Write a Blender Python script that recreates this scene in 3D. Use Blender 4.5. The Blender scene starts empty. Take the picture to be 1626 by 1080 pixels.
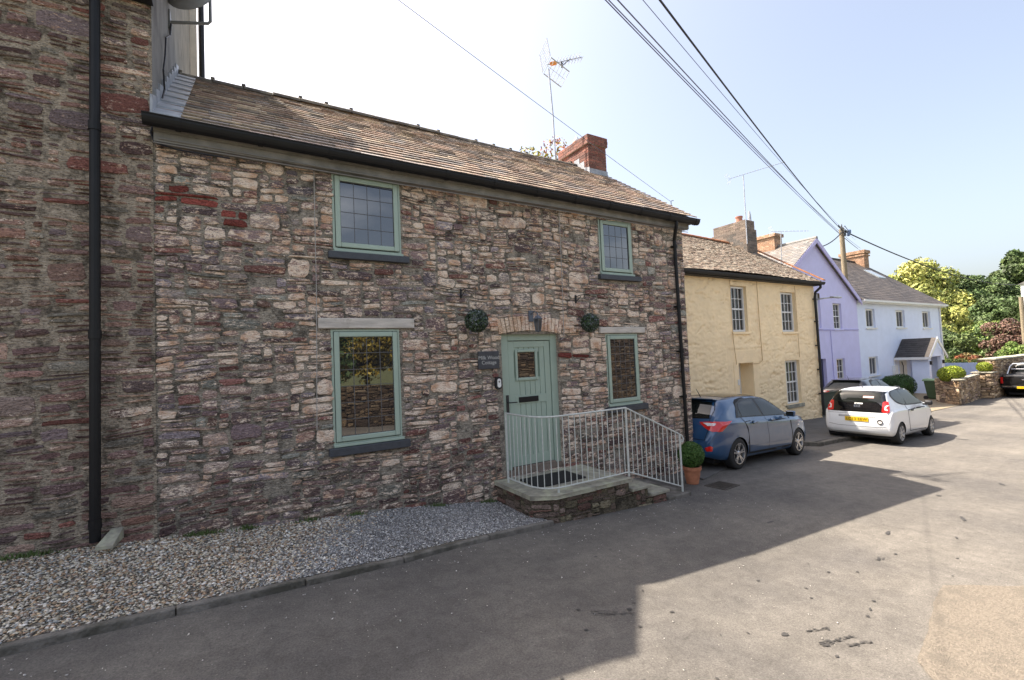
import bpy, bmesh, math, random
import numpy as np
from mathutils import Vector, Matrix, Euler
from mathutils.bvhtree import BVHTree
from mathutils.geometry import tessellate_polygon

S = bpy.context.scene
COL = S.collection
R = math.radians
rnd = random.Random(7)

# ---------------------------------------------------------------- camera
cam_d = bpy.data.cameras.new('camera')
cam = bpy.data.objects.new('camera', cam_d); COL.objects.link(cam)
r_ = Vector((0.85539, -0.51632, -0.04163)); d_ = Vector((0.51798, 0.85429, 0.04))
CAM_YAW, CAM_PITCH, CAM_ROLL = 0.54496, 0.04024, -0.04290
def cam_matrix():
    cy, sy = math.cos(CAM_YAW), math.sin(CAM_YAW)
    d = Vector((sy*math.cos(CAM_PITCH), cy*math.cos(CAM_PITCH), math.sin(CAM_PITCH)))
    r = Vector((cy, -sy, 0)); u = r.cross(d)
    r2 = r*math.cos(CAM_ROLL) + u*math.sin(CAM_ROLL)
    u2 = -r*math.sin(CAM_ROLL) + u*math.cos(CAM_ROLL)
    m = Matrix.Identity(4)
    for i in range(3):
        m[i][0] = r2[i]; m[i][1] = u2[i]; m[i][2] = -d[i]
    return m
cam.matrix_world = cam_matrix()
cam_d.sensor_fit = 'HORIZONTAL'; cam_d.sensor_width = 36.0
cam_d.lens = 730.0/1626*36
cam_d.clip_start = 0.05; cam_d.clip_end = 2000
S.camera = cam

# ---------------------------------------------------------------- light
SUN = Vector((-0.39, 0.56, 1.0)).normalized()          # towards the sun
el = math.asin(SUN.z); az = math.atan2(SUN.x, SUN.y)
w = bpy.data.worlds.new('World'); S.world = w; w.use_nodes = True
nt = w.node_tree; nt.nodes.clear()
out = nt.nodes.new('ShaderNodeOutputWorld'); bg = nt.nodes.new('ShaderNodeBackground')
sky = nt.nodes.new('ShaderNodeTexSky'); sky.sky_type = 'NISHITA'; sky.sun_disc = False
sky.sun_elevation = el; sky.sun_rotation = az
sky.air_density = 1.0; sky.dust_density = 4.5; sky.ozone_density = 1.2
# soft white clouds
tc = nt.nodes.new('ShaderNodeTexCoord'); mp = nt.nodes.new('ShaderNodeMapping')
mp.inputs['Scale'].default_value = (1.6, 1.6, 4.0)
nz = nt.nodes.new('ShaderNodeTexNoise'); nz.inputs['Scale'].default_value = 1.3; nz.inputs['Detail'].default_value = 6
rp = nt.nodes.new('ShaderNodeValToRGB'); rp.color_ramp.elements[0].position = .54; rp.color_ramp.elements[1].position = .72
rp.color_ramp.elements[0].color = (0, 0, 0, 1); rp.color_ramp.elements[1].color = (.6, .6, .6, 1)
mx = nt.nodes.new('ShaderNodeMix'); mx.data_type = 'RGBA'
mx.inputs['B'].default_value = (9, 9.2, 9.6, 1)
nt.links.new(tc.outputs['Generated'], mp.inputs['Vector']); nt.links.new(mp.outputs[0], nz.inputs['Vector'])
sx = nt.nodes.new('ShaderNodeSeparateXYZ'); nt.links.new(tc.outputs['Generated'], sx.inputs[0])
cm = nt.nodes.new('ShaderNodeMapRange'); cm.inputs['From Min'].default_value = .05; cm.inputs['From Max'].default_value = -.35; nt.links.new(sx.outputs['Y'], cm.inputs['Value'])
ml = nt.nodes.new('ShaderNodeMath'); ml.operation = 'MULTIPLY'; nt.links.new(cm.outputs[0], ml.inputs[1])
nt.links.new(nz.outputs['Fac'], rp.inputs['Fac']); nt.links.new(rp.outputs['Color'], ml.inputs[0]); nt.links.new(ml.outputs[0], mx.inputs['Factor'])
hs = nt.nodes.new('ShaderNodeHueSaturation'); hs.inputs['Saturation'].default_value = .78; hs.inputs['Value'].default_value = 1.0
nt.links.new(sky.outputs[0], hs.inputs['Color']); wm = nt.nodes.new('ShaderNodeVectorMath'); wm.operation = 'MULTIPLY'; wm.inputs[1].default_value = (1.04, 1.0, .965)
nt.links.new(hs.outputs[0], wm.inputs[0]); nt.links.new(wm.outputs[0], mx.inputs['A']); nt.links.new(mx.outputs['Result'], bg.inputs['Color'])
bg.inputs['Strength'].default_value = 0.116
nt.links.new(bg.outputs[0], out.inputs[0])
sd = bpy.data.lights.new('sun', 'SUN'); sd.energy = 5.0; sd.angle = R(0.5); sd.color = (1.0, .90, .77)
so = bpy.data.objects.new('sun', sd); COL.objects.link(so); so.location = (0, 0, 40)
so.rotation_euler = SUN.to_track_quat('Z', 'Y').to_euler()
S.view_settings.view_transform = 'Standard'; S.view_settings.look = 'None'
S.view_settings.exposure = 1.55; S.view_settings.gamma = 1.0
S.render.engine = 'CYCLES'
S.cycles.max_bounces = 6

# ---------------------------------------------------------------- helpers
def tag(o, label=None, cat=None, group=None, kind=None):
    if label: o['label'] = label
    if cat: o['category'] = cat
    if group: o['group'] = group
    if kind: o['kind'] = kind
    return o
def empty(name, loc=(0, 0, 0), label=None, cat=None, group=None):
    o = bpy.data.objects.new(name, None); COL.objects.link(o); o.location = loc
    o.empty_display_size = .2
    return tag(o, label, cat, group)
def setparent(o, p):
    o.parent = p
    if p.type == 'EMPTY': o.matrix_parent_inverse = Matrix.Translation(p.location).inverted()
def place(root, loc, rz=0):
    """things modelled round their own origin: move the empty there"""
    root.location = loc; root.rotation_euler = (0, 0, rz)
def copy_tree(root, parent=None):
    c = root.copy(); COL.objects.link(c)
    if parent is not None:
        c.parent = parent; c.matrix_parent_inverse = root.matrix_parent_inverse.copy()
    for ch in root.children: copy_tree(ch, c)
    return c

class MB:
    def __init__(s): s.v = []; s.f = []; s.c = []; s.col = (1, 1, 1, 1); s.usecol = False
    def _add(s, vs, fs):
        n = len(s.v); s.v.extend(vs); s.c.extend([s.col]*len(vs))
        s.f.extend([tuple(i+n for i in f) for f in fs])
    def quad(s, a, b, c, d): s._add([a, b, c, d], [(0, 1, 2, 3)])
    def poly(s, pts): s._add(list(pts), [tuple(range(len(pts)))])
    def box(s, x0, x1, y0, y1, z0, z1):
        s._add([(x0,y0,z0),(x1,y0,z0),(x1,y1,z0),(x0,y1,z0),(x0,y0,z1),(x1,y0,z1),(x1,y1,z1),(x0,y1,z1)],
               [(0,3,2,1),(4,5,6,7),(0,1,5,4),(1,2,6,5),(2,3,7,6),(3,0,4,7)])
    def hexa(s, p): s._add(list(p), [(0,3,2,1),(4,5,6,7),(0,1,5,4),(1,2,6,5),(2,3,7,6),(3,0,4,7)])
    def obox(s, c, ax, ay, az):
        c = Vector(c); ax = Vector(ax); ay = Vector(ay); az = Vector(az)
        s.hexa([tuple(c+i*ax+j*ay+k*az) for (i,j,k) in ((-1,-1,-1),(1,-1,-1),(1,1,-1),(-1,1,-1),(-1,-1,1),(1,-1,1),(1,1,1),(-1,1,1))])
    def prism(s, pts, axis, a, b):
        """pts 2D; axis 'x': (y,z) pts; 'y': (x,z); 'z': (x,y)"""
        n = len(pts)
        def m(p, t):
            return (t, p[0], p[1]) if axis == 'x' else (p[0], t, p[1]) if axis == 'y' else (p[0], p[1], t)
        tris = tessellate_polygon([[Vector((p[0], p[1], 0)) for p in pts]])
        vs = [m(p, a) for p in pts]+[m(p, b) for p in pts]
        fs = [tuple(t) for t in tris]+[tuple(n+i for i in reversed(t)) for t in tris]
        fs += [(i, (i+1) % n, n+(i+1) % n, n+i) for i in range(n)]
        s._add(vs, fs)
    def tube(s, path, r, n=8, cap=True):
        path = [Vector(p) for p in path]; rs = r if isinstance(r, (list, tuple)) else [r]*len(path)
        vs = []; up = None
        for i, p in enumerate(path):
            t = (path[min(i+1, len(path)-1)]-path[max(i-1, 0)]).normalized()
            if up is None:
                up = Vector((0, 0, 1)) if abs(t.z) < .9 else Vector((0, 1, 0))
            a = t.cross(up).normalized(); b = a.cross(t).normalized(); up = b
            for k in range(n):
                an = 2*math.pi*k/n
                vs.append(tuple(p+a*math.cos(an)*rs[i]+b*math.sin(an)*rs[i]))
        fs = [(i*n+k, i*n+(k+1) % n, (i+1)*n+(k+1) % n, (i+1)*n+k) for i in range(len(path)-1) for k in range(n)]
        if cap: fs += [tuple(reversed(range(n))), tuple(range((len(path)-1)*n, len(path)*n))]
        s._add(vs, fs)
    def lathe(s, prof, n=24, c=(0, 0, 0), axis='z'):
        vs = []
        for (r, h) in prof:
            for k in range(n):
                a = 2*math.pi*k/n; x, y = r*math.cos(a), r*math.sin(a)
                p = (x, y, h) if axis == 'z' else (x, h, y)
                vs.append((c[0]+p[0], c[1]+p[1], c[2]+p[2]))
        fs = [(i*n+k, i*n+(k+1) % n, (i+1)*n+(k+1) % n, (i+1)*n+k) for i in range(len(prof)-1) for k in range(n)]
        s._add(vs, fs)
    def build(s, name, mat, parent=None, smooth=False, bevel=0, seg=2, recalc=False):
        me = bpy.data.meshes.new(name)
        me.from_pydata(s.v, [], s.f); me.update()
        if s.usecol:
            ca = me.color_attributes.new('Col', 'FLOAT_COLOR', 'POINT')
            ca.data.foreach_set('color', np.array(s.c, dtype=np.float32).ravel())
        if recalc:
            bm = bmesh.new(); bm.from_mesh(me); bmesh.ops.recalc_face_normals(bm, faces=bm.faces); bm.to_mesh(me); bm.free()
        me.materials.append(mat)
        if smooth: me.polygons.foreach_set('use_smooth', [True]*len(me.polygons))
        o = bpy.data.objects.new(name, me); COL.objects.link(o)
        if parent is not None: setparent(o, parent)
        if bevel:
            b = o.modifiers.new('bevel', 'BEVEL'); b.width = bevel; b.segments = seg; b.limit_method = 'ANGLE'; b.angle_limit = R(40)
        return o

def np_mesh(name, verts, faces, mat, cols=None, parent=None, smooth=False):
    """verts (n,3), faces (m,k) arrays"""
    me = bpy.data.meshes.new(name)
    n, m, k = len(verts), len(faces), faces.shape[1]
    me.vertices.add(n); me.vertices.foreach_set('co', verts.astype(np.float32).ravel())
    me.loops.add(m*k); me.loops.foreach_set('vertex_index', faces.astype(np.int32).ravel())
    me.polygons.add(m); me.polygons.foreach_set('loop_start', np.arange(0, m*k, k, dtype=np.int32))
    if cols is not None:
        ca = me.color_attributes.new('Col', 'FLOAT_COLOR', 'POINT')
        ca.data.foreach_set('color', cols.astype(np.float32).ravel())
    me.update(calc_edges=True); me.validate()
    me.materials.append(mat)
    if smooth: me.polygons.foreach_set('use_smooth', [True]*len(me.polygons))
    o = bpy.data.objects.new(name, me); COL.objects.link(o)
    if parent is not None: setparent(o, parent)
    return o

def text_mesh(name, body, mat, size, parent, mtx, font_space=1.0, extrude=.0008, linesp=1.0):
    cu = bpy.data.curves.new(name, 'FONT'); cu.body = body; cu.size = size; cu.align_x = 'CENTER'; cu.align_y = 'CENTER'
    cu.extrude = extrude; cu.space_character = font_space; cu.space_line = linesp
    t = bpy.data.objects.new(name+'_tmp', cu); COL.objects.link(t)
    bpy.context.view_layer.update()
    me = bpy.data.meshes.new_from_object(t.evaluated_get(bpy.context.evaluated_depsgraph_get()))
    bpy.data.objects.remove(t); bpy.data.curves.remove(cu)
    me.transform(mtx); me.materials.clear(); me.materials.append(mat); me.name = name
    o = bpy.data.objects.new(name, me); COL.objects.link(o); setparent(o, parent)
    return o

# numpy value noise -------------------------------------------------
def vnoise(x, y, seed=0):
    x = np.asarray(x, float); y = np.asarray(y, float)
    xi = np.floor(x).astype(np.int64); yi = np.floor(y).astype(np.int64); fx = x-xi; fy = y-yi
    fx = fx*fx*(3-2*fx); fy = fy*fy*(3-2*fy)
    def h(a, b):
        n = (a*374761393+b*668265263+seed*974634777) & 0x7fffffff
        n = ((n ^ (n >> 13))*1274126177) & 0x7fffffff
        return ((n ^ (n >> 16)) & 0xffff)/65535.0
    return (h(xi, yi)*(1-fx)+h(xi+1, yi)*fx)*(1-fy)+(h(xi, yi+1)*(1-fx)+h(xi+1, yi+1)*fx)*fy
def fbm(x, y, seed=0, o=4):
    s = 0; a = .5
    for i in range(o): s = s+a*vnoise(x*2**i, y*2**i, seed+i*17); a *= .5
    return s/(1-.5**o)

# ---------------------------------------------------------------- materials
def nodes_of(m):
    m.use_nodes = True; t = m.node_tree; return t, t.nodes['Principled BSDF']
def N(t, kind, **kw):
    n = t.nodes.new(kind)
    for k, v in kw.items():
        if k in n.inputs: n.inputs[k].default_value = v
        else: setattr(n, k, v)
    return n
MATS = {}
def pm(name, base, rough=.6, var=.12, scale=6, bump=0., bscale=60, metal=0, coat=0, attr=False, stretch=(1, 1, 1),
       dirt=None, dscale=2.0, dth=(.5, .7), spec=.5, trans=0):
    if name in MATS: return MATS[name]
    m = bpy.data.materials.new(name); t, p = nodes_of(m)
    p.inputs['Roughness'].default_value = rough; p.inputs['Metallic'].default_value = metal
    p.inputs['Coat Weight'].default_value = coat; p.inputs['Coat Roughness'].default_value = .04
    p.inputs['Specular IOR Level'].default_value = spec
    tc = N(t, 'ShaderNodeTexCoord'); mp = N(t, 'ShaderNodeMapping'); mp.inputs['Scale'].default_value = stretch
    t.links.new(tc.outputs['Object'], mp.inputs['Vector'])
    nz = N(t, 'ShaderNodeTexNoise', Scale=scale, Detail=6.0, Roughness=.6); t.links.new(mp.outputs[0], nz.inputs['Vector'])
    mr = N(t, 'ShaderNodeMapRange'); mr.inputs['From Min'].default_value = .3; mr.inputs['From Max'].default_value = .7
    mr.inputs['To Min'].default_value = 1-var; mr.inputs['To Max'].default_value = 1+var
    t.links.new(nz.outputs['Fac'], mr.inputs['Value'])
    mul = N(t, 'ShaderNodeVectorMath', operation='SCALE')
    if attr:
        at = N(t, 'ShaderNodeAttribute', attribute_name='Col'); t.links.new(at.outputs['Color'], mul.inputs[0])
    else: mul.inputs[0].default_value = base[:3]
    t.links.new(mr.outputs[0], mul.inputs['Scale'])
    src = mul.outputs[0]
    if dirt:
        n2 = N(t, 'ShaderNodeTexNoise', Scale=dscale, Detail=8.0, Roughness=.65); t.links.new(tc.outputs['Object'], n2.inputs['Vector'])
        r2 = N(t, 'ShaderNodeMapRange'); r2.inputs['From Min'].default_value = dth[0]; r2.inputs['From Max'].default_value = dth[1]
        t.links.new(n2.outputs['Fac'], r2.inputs['Value'])
        mx = N(t, 'ShaderNodeMix', data_type='RGBA'); mx.inputs['B'].default_value = (*dirt, 1)
        t.links.new(r2.outputs[0], mx.inputs['Factor']); t.links.new(src, mx.inputs['A']); src = mx.outputs['Result']
    t.links.new(src, p.inputs['Base Color'])
    if bump:
        nb = N(t, 'ShaderNodeTexNoise', Scale=bscale, Detail=5.0); t.links.new(mp.outputs[0], nb.inputs['Vector'])
        bp = N(t, 'ShaderNodeBump', Strength=bump, Distance=.02); t.links.new(nb.outputs['Fac'], bp.inputs['Height'])
        t.links.new(bp.outputs[0], p.inputs['Normal'])
    MATS[name] = m; return m

def stone_mat(name, wash=(.90, .745, .60), thr=.60, soft=.022, gain=1.0):
    """albedo from the stones' own colour (attribute), broken limewash left on them (alpha = how much)"""
    m = bpy.data.materials.new(name); t, p = nodes_of(m); L = t.links.new
    p.inputs['Roughness'].default_value = .85; p.inputs['Specular IOR Level'].default_value = .25
    tc = N(t, 'ShaderNodeTexCoord'); at = N(t, 'ShaderNodeAttribute', attribute_name='Col')
    n1 = N(t, 'ShaderNodeTexNoise', Scale=22.0, Detail=8.0, Roughness=.7)
    mp = N(t, 'ShaderNodeMapping'); mp.inputs['Scale'].default_value = (1, 1, 2.2); L(tc.outputs['Object'], mp.inputs['Vector'])
    L(mp.outputs[0], n1.inputs['Vector'])
    mr = N(t, 'ShaderNodeMapRange'); mr.inputs['From Min'].default_value = .3; mr.inputs['From Max'].default_value = .7
    mr.inputs['To Min'].default_value = .78*gain; mr.inputs['To Max'].default_value = 2.2*gain; L(n1.outputs['Fac'], mr.inputs['Value'])
    mul = N(t, 'ShaderNodeVectorMath', operation='SCALE'); L(at.outputs['Color'], mul.inputs[0])
    # pointing (alpha under -1): grey-brown, in places coloured dark for the shade of open joints
    isM = N(t, 'ShaderNodeMath', operation='LESS_THAN'); isM.inputs[1].default_value = -1.0; L(at.outputs['Alpha'], isM.inputs[0])
    nM = N(t, 'ShaderNodeTexNoise', Scale=5.0, Detail=7.0, Roughness=.7); L(tc.outputs['Object'], nM.inputs['Vector'])
    rM = N(t, 'ShaderNodeMapRange'); rM.inputs['From Min'].default_value = .40; rM.inputs['From Max'].default_value = .52; rM.inputs['To Min'].default_value = .35; L(nM.outputs['Fac'], rM.inputs['Value'])
    mM = N(t, 'ShaderNodeMix', data_type='FLOAT'); mM.inputs['A'].default_value = 1.0; L(isM.outputs[0], mM.inputs['Factor']); L(rM.outputs[0], mM.inputs['B'])
    mq = N(t, 'ShaderNodeMath', operation='MULTIPLY'); L(mr.outputs[0], mq.inputs[0]); L(mM.outputs['Result'], mq.inputs[1])
    L(mq.outputs[0], mul.inputs['Scale'])
    # dark lichen and pits
    nk = N(t, 'ShaderNodeTexNoise', Scale=55.0, Detail=5.0, Roughness=.75); L(mp.outputs[0], nk.inputs['Vector'])
    rk = N(t, 'ShaderNodeMapRange'); rk.inputs['From Min'].default_value = .36; rk.inputs['From Max'].default_value = .50; rk.inputs['To Min'].default_value = .45; L(nk.outputs['Fac'], rk.inputs['Value'])
    mk = N(t, 'ShaderNodeVectorMath', operation='SCALE'); L(mul.outputs[0], mk.inputs[0]); L(rk.outputs[0], mk.inputs['Scale']); mul = mk
    # limewash
    mp2 = N(t, 'ShaderNodeMapping'); mp2.inputs['Scale'].default_value = (1, 1, 2.6); L(tc.outputs['Object'], mp2.inputs['Vector'])
    n2 = N(t, 'ShaderNodeTexNoise', Scale=8.0, Detail=4.0, Roughness=.6, Distortion=.8); L(mp2.outputs[0], n2.inputs['Vector'])
    n5 = N(t, 'ShaderNodeTexNoise', Scale=30.0, Detail=9.0, Roughness=.8, Distortion=1.2); L(mp2.outputs[0], n5.inputs['Vector'])
    nn_ = N(t, 'ShaderNodeMix', data_type='FLOAT'); nn_.inputs['Factor'].default_value = .6; L(n2.outputs['Fac'], nn_.inputs['A']); L(n5.outputs['Fac'], nn_.inputs['B'])
    n3 = N(t, 'ShaderNodeTexNoise', Scale=.9, Detail=3.0); L(tc.outputs['Object'], n3.inputs['Vector'])
    a1 = N(t, 'ShaderNodeMath', operation='MULTIPLY_ADD'); a1.inputs[1].default_value = .10
    aC = N(t, 'ShaderNodeMath', operation='MAXIMUM'); aC.inputs[1].default_value = 0.1; L(at.outputs['Alpha'], aC.inputs[0])
    aD = N(t, 'ShaderNodeMath', operation='SUBTRACT'); L(aC.outputs[0], aD.inputs[0]); aE = N(t, 'ShaderNodeMath', operation='LESS_THAN'); aE.inputs[1].default_value = -.5; L(at.outputs['Alpha'], aE.inputs[0]); L(aE.outputs[0], aD.inputs[1]); L(aD.outputs[0], a1.inputs[0]); L(nn_.outputs['Result'], a1.inputs[2])
    a2 = N(t, 'ShaderNodeMath', operation='MULTIPLY_ADD'); a2.inputs[1].default_value = .16; L(n3.outputs['Fac'], a2.inputs[0]); L(a1.outputs[0], a2.inputs[2])
    r2 = N(t, 'ShaderNodeMapRange'); r2.inputs['From Min'].default_value = thr+.10; r2.inputs['From Max'].default_value = thr+.10+soft; L(a2.outputs[0], r2.inputs['Value'])
    r2.inputs['To Max'].default_value = .92
    wc = N(t, 'ShaderNodeMix', data_type='RGBA'); wc.inputs['A'].default_value = (*wash, 1); wc.inputs['B'].default_value = (wash[0]*.72, wash[1]*.55, wash[2]*.45, 1)
    n4 = N(t, 'ShaderNodeTexNoise', Scale=7.0, Detail=4.0); L(tc.outputs['Object'], n4.inputs['Vector'])
    r4 = N(t, 'ShaderNodeMapRange'); r4.inputs['From Min'].default_value = .45; r4.inputs['From Max'].default_value = .65; L(n4.outputs['Fac'], r4.inputs['Value']); L(r4.outputs[0], wc.inputs['Factor'])
    mx = N(t, 'ShaderNodeMix', data_type='RGBA'); L(r2.outputs[0], mx.inputs['Factor']); L(mul.outputs[0], mx.inputs['A']); L(wc.outputs['Result'], mx.inputs['B'])
    rk2 = N(t, 'ShaderNodeMapRange'); rk2.inputs['From Min'].default_value = .38; rk2.inputs['From Max'].default_value = .47; rk2.inputs['To Min'].default_value = .42*gain; rk2.inputs['To Max'].default_value = min(1.0, gain**.5); L(nk.outputs['Fac'], rk2.inputs['Value'])
    fin = N(t, 'ShaderNodeVectorMath', operation='SCALE'); L(mx.outputs['Result'], fin.inputs[0]); L(rk2.outputs[0], fin.inputs['Scale'])
    L(fin.outputs[0], p.inputs['Base Color'])
    nb = N(t, 'ShaderNodeTexNoise', Scale=45.0, Detail=8.0, Roughness=.65); L(mp.outputs[0], nb.inputs['Vector'])
    vo = N(t, 'ShaderNodeTexVoronoi', Scale=24.0); L(mp2.outputs[0], vo.inputs['Vector'])
    hb = N(t, 'ShaderNodeMath', operation='MULTIPLY_ADD'); hb.inputs[1].default_value = .8; L(vo.outputs['Distance'], hb.inputs[0]); L(nb.outputs['Fac'], hb.inputs[2])
    bp = N(t, 'ShaderNodeBump', Strength=1.0, Distance=.016); L(hb.outputs[0], bp.inputs['Height']); L(bp.outputs[0], p.inputs['Normal'])
    return m

def glass_mat(name, tint=(.012, .014, .018), ior=2.15, rough=.015):
    m = bpy.data.materials.new(name); t, p = nodes_of(m)
    p.inputs['Base Color'].default_value = (*tint, 1); p.inputs['Roughness'].default_value = rough
    p.inputs['IOR'].default_value = ior
    n = N(t, 'ShaderNodeTexNoise', Scale=1.6, Detail=1.0); tc = N(t, 'ShaderNodeTexCoord'); t.links.new(tc.outputs['Object'], n.inputs['Vector'])
    b = N(t, 'ShaderNodeBump', Strength=.06, Distance=.02); t.links.new(n.outputs['Fac'], b.inputs['Height']); t.links.new(b.outputs[0], p.inputs['Normal'])
    return m

M_STONE = stone_mat('rubble_stone', thr=.520, gain=1.35)
M_STONE2 = stone_mat('rubble_stone_plain', thr=.74)
M_ACROSS = stone_mat('stone_across_street', wash=(.5, .40, .28), thr=.66, gain=.5)
M_WARM = stone_mat('garden_stone', wash=(.55, .42, .28), thr=.62)
M_GREEN = pm('sage_green_paint', (.325, .41, .34), .42, .05, 3, .05, 30)
M_GREEN_D = pm('sage_green_groove', (.15, .21, .165), .6, .05, 3)
M_SILL = pm('slate_sill', (.045, .05, .06), .55, .2, 14, .2, 60)
M_LINTEL = pm('pale_lintel', (.50, .46, .41), .8, .25, 7, .3, 40, dirt=(.25, .21, .17), dscale=6, dth=(.55, .75), stretch=(.4, 1, 2))
M_BLACK = pm('black_plastic', (.008, .008, .009), .5, .2, 5, spec=.3)
M_BLACKM = pm('black_matt', (.014, .014, .015), .7, .2, 5)
M_LEAD = pm('lead_flashing', (.30, .32, .35), .5, .2, 10, .2, 20)
M_RENDER = pm('grey_render', (.19, .185, .17), .9, .3, 3, .4, 30, stretch=(1, 1, .35), dirt=(.09, .09, .085), dscale=1.5)
M_GLASS = glass_mat('window_glass')
M_GLASSL = glass_mat('window_glass_far', (.03, .035, .045), 1.7)
M_LEADING = pm('window_leading', (.09, .09, .095), .5, .1, 5)
M_SLATE = pm('roof_slate', (1, 1, 1), .72, .35, 16, .5, 45, attr=True, dirt=(.32, .27, .20), dscale=9, dth=(.60, .72), spec=.35)
M_SLATE_D = pm('dark_slate', (1, 1, 1), .6, .2, 8, .3, 30, attr=True, spec=.4)
M_BRICK = pm('chimney_brick', (1, 1, 1), .85, .3, 30, .5, 60, attr=True)
M_RAIL = pm('grey_metal_paint', (.50, .52, .49), .45, .15, 20, .1, 60, dirt=(.2, .16, .12), dscale=12, dth=(.66, .74))
M_FLAG = pm('stone_flag', (.27, .255, .205), .85, .3, 7, .5, 30, dirt=(.42, .42, .30), dscale=4, dth=(.5, .66))
M_WHITE = pm('white_upvc', (.72, .72, .70), .35, .04, 4)
M_IRON = pm('black_iron', (.02, .02, .02), .55, .3, 20, .2, 60)
M_WOODPOLE = pm('weathered_pole', (.22, .18, .12), .85, .3, 6, .5, 40, stretch=(6, 6, .5))
M_TERRA = pm('terracotta', (.42, .17, .09), .8, .2, 8, .2, 50, dirt=(.5, .36, .27), dscale=5, dth=(.58, .8))
M_GALV = pm('galvanised', (.42, .43, .45), .4, .2, 10, metal=.6)
M_CABLE = pm('cable_black', (.015, .015, .02), .6, .05, 4)
M_CABLE2 = pm('cable_grey', (.13, .14, .20), .6, .05, 4)
M_LEAF = pm('leaf', (1, 1, 1), .55, .25, 1.5, attr=True, spec=.3)
# ================================================================ ground
GX = [-40, -10, -1.9, -.77, .15, 1.92, 3.5, 5, 6.2, 8.7, 12, 17, 25, 40, 60, 100, 160]
GZ = [-.1, -1.15, -1.69, -1.78, -1.86, -2.0, -2.20, -2.29, -2.335, -2.44, -2.6, -2.76, -2.95, -3.2, -3.5, -3.9, -4.3]
def gz(x): return float(np.interp(x, GX, GZ))
def gza(x): return np.interp(x, GX, GZ)

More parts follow.
